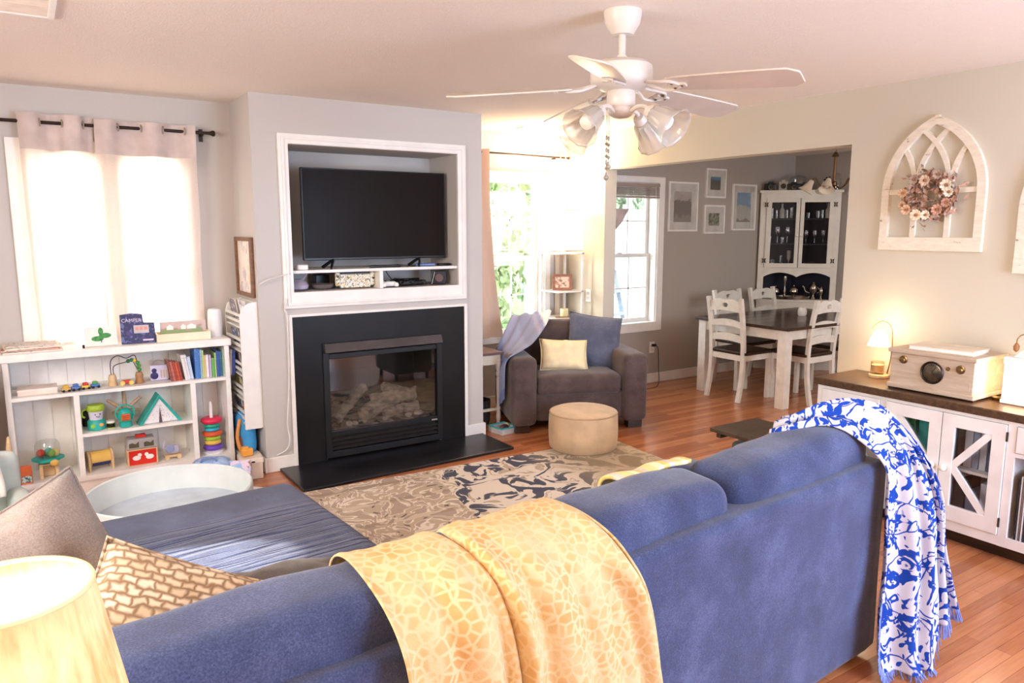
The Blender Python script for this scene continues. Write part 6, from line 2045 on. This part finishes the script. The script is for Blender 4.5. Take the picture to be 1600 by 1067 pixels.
for i, (x, h, c, w) in enumerate(((.775, .20, (60, 62, 74), .05), (.835, .16, (126, 132, 156), .05), (.90, .22, (214, 216, 226), .045), (.955, .18, (176, 182, 204), .04))):
    boxthing('storage_box', '%s upright box on the lower shelf behind the second cross barred door' % ['charcoal', 'blue grey', 'white', 'lavender grey'][i], 'box', sd(x, .10, .106), (w, .18, h), P('lowbox_%d' % i, c, .6), 'boxes behind the sideboard glass')
x = 1.075
rcols = [((52, 44, 46), .007, 'black'), ((206, 198, 190), .006, 'cream'), ((120, 104, 96), .007, 'taupe'), ((236, 232, 232), .006, 'white'), ((60, 56, 60), .008, 'charcoal'), ((170, 150, 140), .006, 'beige'), ((214, 40, 140), .018, 'wide magenta'), ((226, 226, 230), .006, 'pale grey'), ((60, 120, 160), .012, 'blue'), ((70, 90, 80), .008, 'dark green'), ((190, 176, 160), .007, 'sand'), ((120, 40, 50), .008, 'maroon'), ((220, 200, 120), .008, 'mustard'), ((40, 60, 110), .010, 'navy')]
for i, (c, w, nm) in enumerate(rcols):
    t = thing('record_sleeve', '%s record sleeve standing in the open end of the sideboard' % nm, 'record', sd(x + w / 2, .03, .106), -90, 'record sleeves in the sideboard', rot=(0, 0, math.radians(-90)))
    B().box(-w / 2, w / 2, 0, .315, 0, .315 + .012 * ((i * 7) % 3)).put('sleeve', P('sleeve_%d' % i, c, .5), t, flat=True)
    x += w + .0025

# radio turntable
t = thing('record_player', 'whitewashed retro record player radio with a round dial on the sideboard', 'record player', (3.93, 1.995, .743), -90)
RW = wood('whitewashed_wood', (184, 160, 136), (208, 190, 168), (2, 14, 14), .5)
B().box(-.215, .215, 0, .31, .03, .205).put('cabinet', RW, t, bevel=.003, flat=True)
B().box(-.228, .228, -.014, .324, .20, .222).put('lid', RW, t, bevel=.004, flat=True)
B().box(-.226, .226, -.012, .322, .008, .032).put('base_moulding', RW, t, bevel=.005, flat=True)
for x in (-.20, .20):
    for y in (.02, .29):
        B().box(x - .02, x + .02, y - .018, y + .018, 0, .01).put('foot', DARKWOOD, t, flat=True)
B().ring([(-.20, .052), (.20, .052), (.20, .09), (-.20, .09)], [(-.196, .056), (.196, .056), (.196, .086), (-.196, .086)], .002, T(0, 0, 0, 90)).put('front_moulding', RW, t, flat=True)
MD = T(.01, 0, .118, 90)
B().lathe([(.058, 0), (.060, .006), (.054, .012), (.05, .008)], seg=36, M=MD, caps=False).put('dial_bezel', DARKM, t)
dl = B().lathe([(.052, .003), (.04, .006), (0, .008)], seg=36, M=MD, caps=False).put('dial_face', P('bronze_dial', (120, 108, 92), .22, metal=.85, var=.2, vscale=40), t)
b = B()
for k in range(20):
    a = math.radians(-60 + k * 300 / 19)
    b.bar((.036 * math.cos(a), .036 * math.sin(a), .0085), (.045 * math.cos(a), .045 * math.sin(a), .0075), .0016, .001, M=MD)
b.bar((0, 0, .010), (.02, .032, .010), .002, .001, M=MD)
b.put('dial_marks', P('dial_ink', (40, 34, 30), .5), dl, flat=True)
for x, z in ((-.145, .165), (.15, .155)):
    k = B().lathe([(.022, 0), (.022, .004), (.016, .006), (.016, .016), (.013, .02), (0, .021)], seg=22, M=T(x, 0, z, 90), caps=False).put('knob', BRASS, t)
B().lathe([(.010, 0), (.010, .004), (.006, .01), (0, .011)], seg=14, M=T(.088, 0, .15, 90), caps=False).put('switch_knob', BRASS, t)
t = thing('record_case', 'thin cream boxed record set lying on top of the retro record player', 'box', (4.055, 1.975, .966), -86)
B().box(-.16, .16, -.10, .10, 0, .004).box(-.16, .16, -.10, .10, .02, .024).put('cover', P('cream_record_box', (226, 208, 184), .5), t, flat=True)
B().box(-.156, .156, -.097, .097, .004, .02).put('pages', CARD, t, flat=True)
# candle warmer lamp
t = thing('warmer_lamp', 'glowing candle warmer lamp with a curved wire arm behind the record player', 'lamp', (4.16, 2.405, .743), -90)
B().lathe([(0, 0), (.055, 0), (.056, .014), (.05, .018), (0, .018)], seg=28, caps=False).put('base', LIGHTWOOD, t)
B().tube(catmull([(.03, .03, .015), (.045, .035, .12), (.045, .03, .26), (.025, .02, .315), (-.015, .01, .325), (-.05, 0, .295), (-.055, 0, .275)], 40), .0035, 8).put('wire_arm', BRASS, t)
B().lathe([(.018, .275), (.03, .262), (.05, .22), (.062, .185), (.058, .185), (.045, .22), (.024, .262)], (-.012, 0, 0), 28, caps=False).put('lamp_shade', glow('milk_glass_lit', (255, 236, 200), 5), t)
B().sph((-.012, 0, .20), .02, 12).put('light_bulb', glow('warm_bulb_small', (255, 222, 170), 12), t)
B().lathe([(.0, .018), (.036, .018), (.038, .024), (.038, .09), (.034, .09), (.034, .03), (0, .03)], (-.012, 0, 0), 22, caps=False).put('candle_jar', glass_mat('candle_glass', (.98, .9, .8, 1), .08), t)
B().cyl((-.012, 0, .031), .033, .04, 20).put('wax', P('warm_wax', (250, 226, 180), .5), t)
lamp('warmer_lamp_light', 'POINT', (4.15, 2.42, .985), 6.5, (1.0, .76, .50), radius=.05)
# lit lantern
t = thing('lit_lantern', 'glowing white frame lantern at the far end of the sideboard top', 'lantern', (4.135, 1.60, .743), -90)
B().box(-.10, .10, -.10, .10, 0, .02).put('base', WHITEW, t, bevel=.004, flat=True)
for x in (-.088, .088):
    for y in (-.088, .088):
        B().box(x - .007, x + .007, y - .007, y + .007, .02, .20).put('corner_post', WHITEW, t, flat=True)
B().box(-.082, .082, -.082, .082, .022, .198).put('lit_panel', glow('lit_lantern_glass', (255, 232, 190), 3.6), t, flat=True)
b = B().box(-.10, .10, -.10, .10, .20, .235)
b.put('top_band', WHITEW, t, bevel=.004, flat=True)
B().lathe([(.095, .235), (.07, .26), (.03, .285), (0, .29)], seg=4, M=T(0, 0, 0, 0, 0, 45), caps=False).put('roof', WHITEW, t, flat=True)
B().tube(catmull([(-.0, 0, .285), (-.02, -.01, .33), (-.05, -.03, .345), (-.07, -.04, .325), (-.072, -.04, .30)], 20), .003, 6).put('hook', BRASS, t)
B().lathe([(0, .255), (.012, .265), (.014, .285), (.006, .30), (0, .302)], (-.072, -.04, 0), 12, caps=False).put('acorn_charm', P('acorn_brown', (140, 90, 44), .4), t)
b = B()
for k in range(18):
    b.sph((-.095 + k * .0112, -.102, .216), .004, 6)
b.put('stud_trim', P('stud_beige', (206, 186, 160), .5), t)['kind'] = 'stuff'
lamp('lantern_light', 'POINT', (4.0, 1.60, .90), 3.2, (1.0, .76, .50), radius=.08)
t = thing('trinket_dish', 'tiny brass dish between the record player and the lantern', 'dish', (4.10, 1.735, .743))
B().lathe([(0, 0), (.024, 0), (.03, .014), (.027, .014), (.02, .005), (0, .004)], seg=20, caps=False).put('dish', BRASS, t)

# ------------------------------------------------------------------ gothic arch wall hangings
MW = Matrix(((0, 0, -1, 0), (-1, 0, 0, 0), (0, 1, 0, 0), (0, 0, 0, 1)))
DISTW = N('distressed_white_wood')
_co = DISTW.coord((3, 3, 9))
_f = DISTW.noise(_co, 5, 5, .65)
DISTW.base(DISTW.ramp(_f, [(.28, lin((150, 122, 98))), (.36, lin((226, 212, 190))), (.7, lin((238, 228, 208)))]))
DISTW.b.inputs['Roughness'].default_value = .75
DISTW.bump(_f, .25, .004)
def arch_panel(loc, lab):
    t = thing('arch_wall_hanging', lab, 'wall hanging', loc, 0, 'arched window wall hangings')
    c, Rr, zs = .1524, .4374, .33
    W2 = .285
    def arc(cx, sgn, a0, a1, r, w, d, h0=0, n=18):
        o, i = [], []
        for k in range(n + 1):
            a = a0 + (a1 - a0) * k / n
            o.append((cx + sgn * (r) * math.cos(a), zs + r * math.sin(a)))
            i.append((cx + sgn * (r - w) * math.cos(a), zs + (r - w) * math.sin(a)))
        return o + i[::-1], d
    b = B()
    amax = math.acos(c / Rr)
    for s in (-1, 1):
        pl, d = arc(-s * c, s, 0, amax + .02, Rr, .044, .028)
        b.prism(pl, d + (.0008 if s > 0 else 0), MW)
        b.prism([(s * W2, 0), (s * (W2 - .044), 0), (s * (W2 - .044), zs), (s * W2, zs)], .0276, MW)
    b.put('outer_frame', DISTW.m, t, sharp=30)
    b = B()
    b.prism([(-W2 - .0015, -.001), (W2 + .0015, -.001), (W2 + .0015, .075), (-W2 - .0015, .075)], .03, MW)
    b.put('base_board', DISTW.m, t, bevel=.002, flat=True)
    b = B()
    b.prism([(-W2 + .03, zs - .012), (W2 - .03, zs - .012), (W2 - .03, zs + .016), (-W2 + .03, zs + .016)], .02, MW)
    b.put('cross_bar', DISTW.m, t, flat=True)
    for s in (-1, 1):
        x = s * .095
        B().prism([(x - .014, .07), (x + .014, .07), (x + .014, zs + .02), (x - .014, zs + .02)], .0192, MW).put('mullion', DISTW.m, t, flat=True)
        # tracery: inner arcs springing from each mullion, kept inside the outer arch
        b = B()
        for cx, sg in ((x - s * (Rr - .014), s), (x + s * (Rr - .014), -s)):
            pts = []
            n = 40
            for k in range(n + 1):
                a = 1.35 * k / n
                px, pz = cx + sg * (Rr - .014) * math.cos(a), zs + (Rr - .014) * math.sin(a)
                if all(math.hypot(px + q * c, pz - zs) < Rr - .02 for q in (-1, 1)):
                    pts.append((px, pz))
                else:
                    break
            if len(pts) > 2:
                o, i = [], []
                for k, p in enumerate(pts):
                    q0, q1 = pts[max(k - 1, 0)], pts[min(k + 1, len(pts) - 1)]
                    dx, dz = q1[0] - q0[0], q1[1] - q0[1]
                    l = math.hypot(dx, dz)
                    nx, nz = -dz / l * .013, dx / l * .013
                    o.append((p[0] + nx, p[1] + nz))
                    i.append((p[0] - nx, p[1] - nz))
                b.prism(o + i[::-1], .0206 + .0006 * (sg + 1) + .0003 * s, MW)
        b.put('tracery', DISTW.m, t, sharp=30)
    return t
arch_panel((XR, 2.25, 1.482), 'whitewashed gothic arch wall hanging with the dried flower wreath')
t2 = arch_panel((XR, 1.515, 1.378), 'whitewashed gothic arch wall hanging cut off by the picture edge')
# letters faintly worn on the base board
t = thing('dried_wreath', 'dried flower wreath in cream and dusty pink hanging on the gothic arch', 'wreath', (XR - .045, 2.235, 1.785))
rnd = random.Random(11)
TW = P('dried_twig', (150, 124, 104), .9, var=.2)
b = B()
for k in range(7):
    b.tube([(MW @ Vector(((.098 + .02 * math.sin(a * .9 + k)) * math.cos(a * PI / 18), (.098 + .02 * math.sin(a * .9 + k)) * math.sin(a * PI / 18), .012 * math.sin(a * 1.3 + k * 2)))) for a in range(36)], .005, 5, closed=True)
b.put('twig_ring', TW, t)
b = B()
for k in range(420):
    a = rnd.uniform(0, 2 * PI)
    r = rnd.gauss(.10, .03)
    M = MW @ T(r * math.cos(a), r * math.sin(a), rnd.uniform(.0, .05), rnd.uniform(-60, 60), rnd.uniform(-60, 60), rnd.uniform(0, 360))
    l = rnd.uniform(.014, .032)
    v = [b.bm.verts.new(M @ Vector(q)) for q in ((-l, 0, 0), (-l * .2, -l * .45, .004), (l, 0, .0), (-l * .2, l * .45, .004))]
    b._f(v)
o = b.put('dried_leaves', make_print('dried_leaf', (176, 146, 122), [(206, 176, 150), (140, 120, 104), (190, 140, 116)], 30, .5, .9), t, flat=True)
o['kind'] = 'stuff'
for k, (a, r, s, c, nm) in enumerate(((100, .085, .034, (226, 196, 168), 'x'), (28, .115, .036, (240, 222, 200), 'x'), (8, .12, .03, (244, 228, 206), 'x'), (172, .135, .03, (206, 164, 128), 'x'), (215, .13, .032, (226, 186, 150), 'x'), (245, .115, .036, (240, 214, 184), 'x'), (272, .105, .03, (244, 222, 196), 'x'), (200, .14, .026, (216, 170, 138), 'x'), (65, .125, .03, (190, 166, 150), 'x'), (310, .10, .034, (206, 156, 132), 'x'), (340, .115, .028, (200, 150, 128), 'x'), (130, .12, .03, (186, 158, 138), 'x'))):
    ar = math.radians(a)
    b = B()
    M0 = MW @ T(r * math.cos(ar), r * math.sin(ar), .055)
    for q in range(9):
        M = M0 @ T(0, 0, 0, 0, 0, q * 40) @ T(s * .5, 0, 0, 0, -28, 0)
        b.sph((0, 0, 0), s * .5, 8, M, (1, .62, .16))
    fl = b.put('dried_flower', P('petal_%d' % k, c, .9, var=.1), t)
    B().sph((0, 0, .004), s * .26, 8, M0, (1, 1, .6)).put('flower_centre', P('flower_eye', (150, 104, 70), .9), fl)
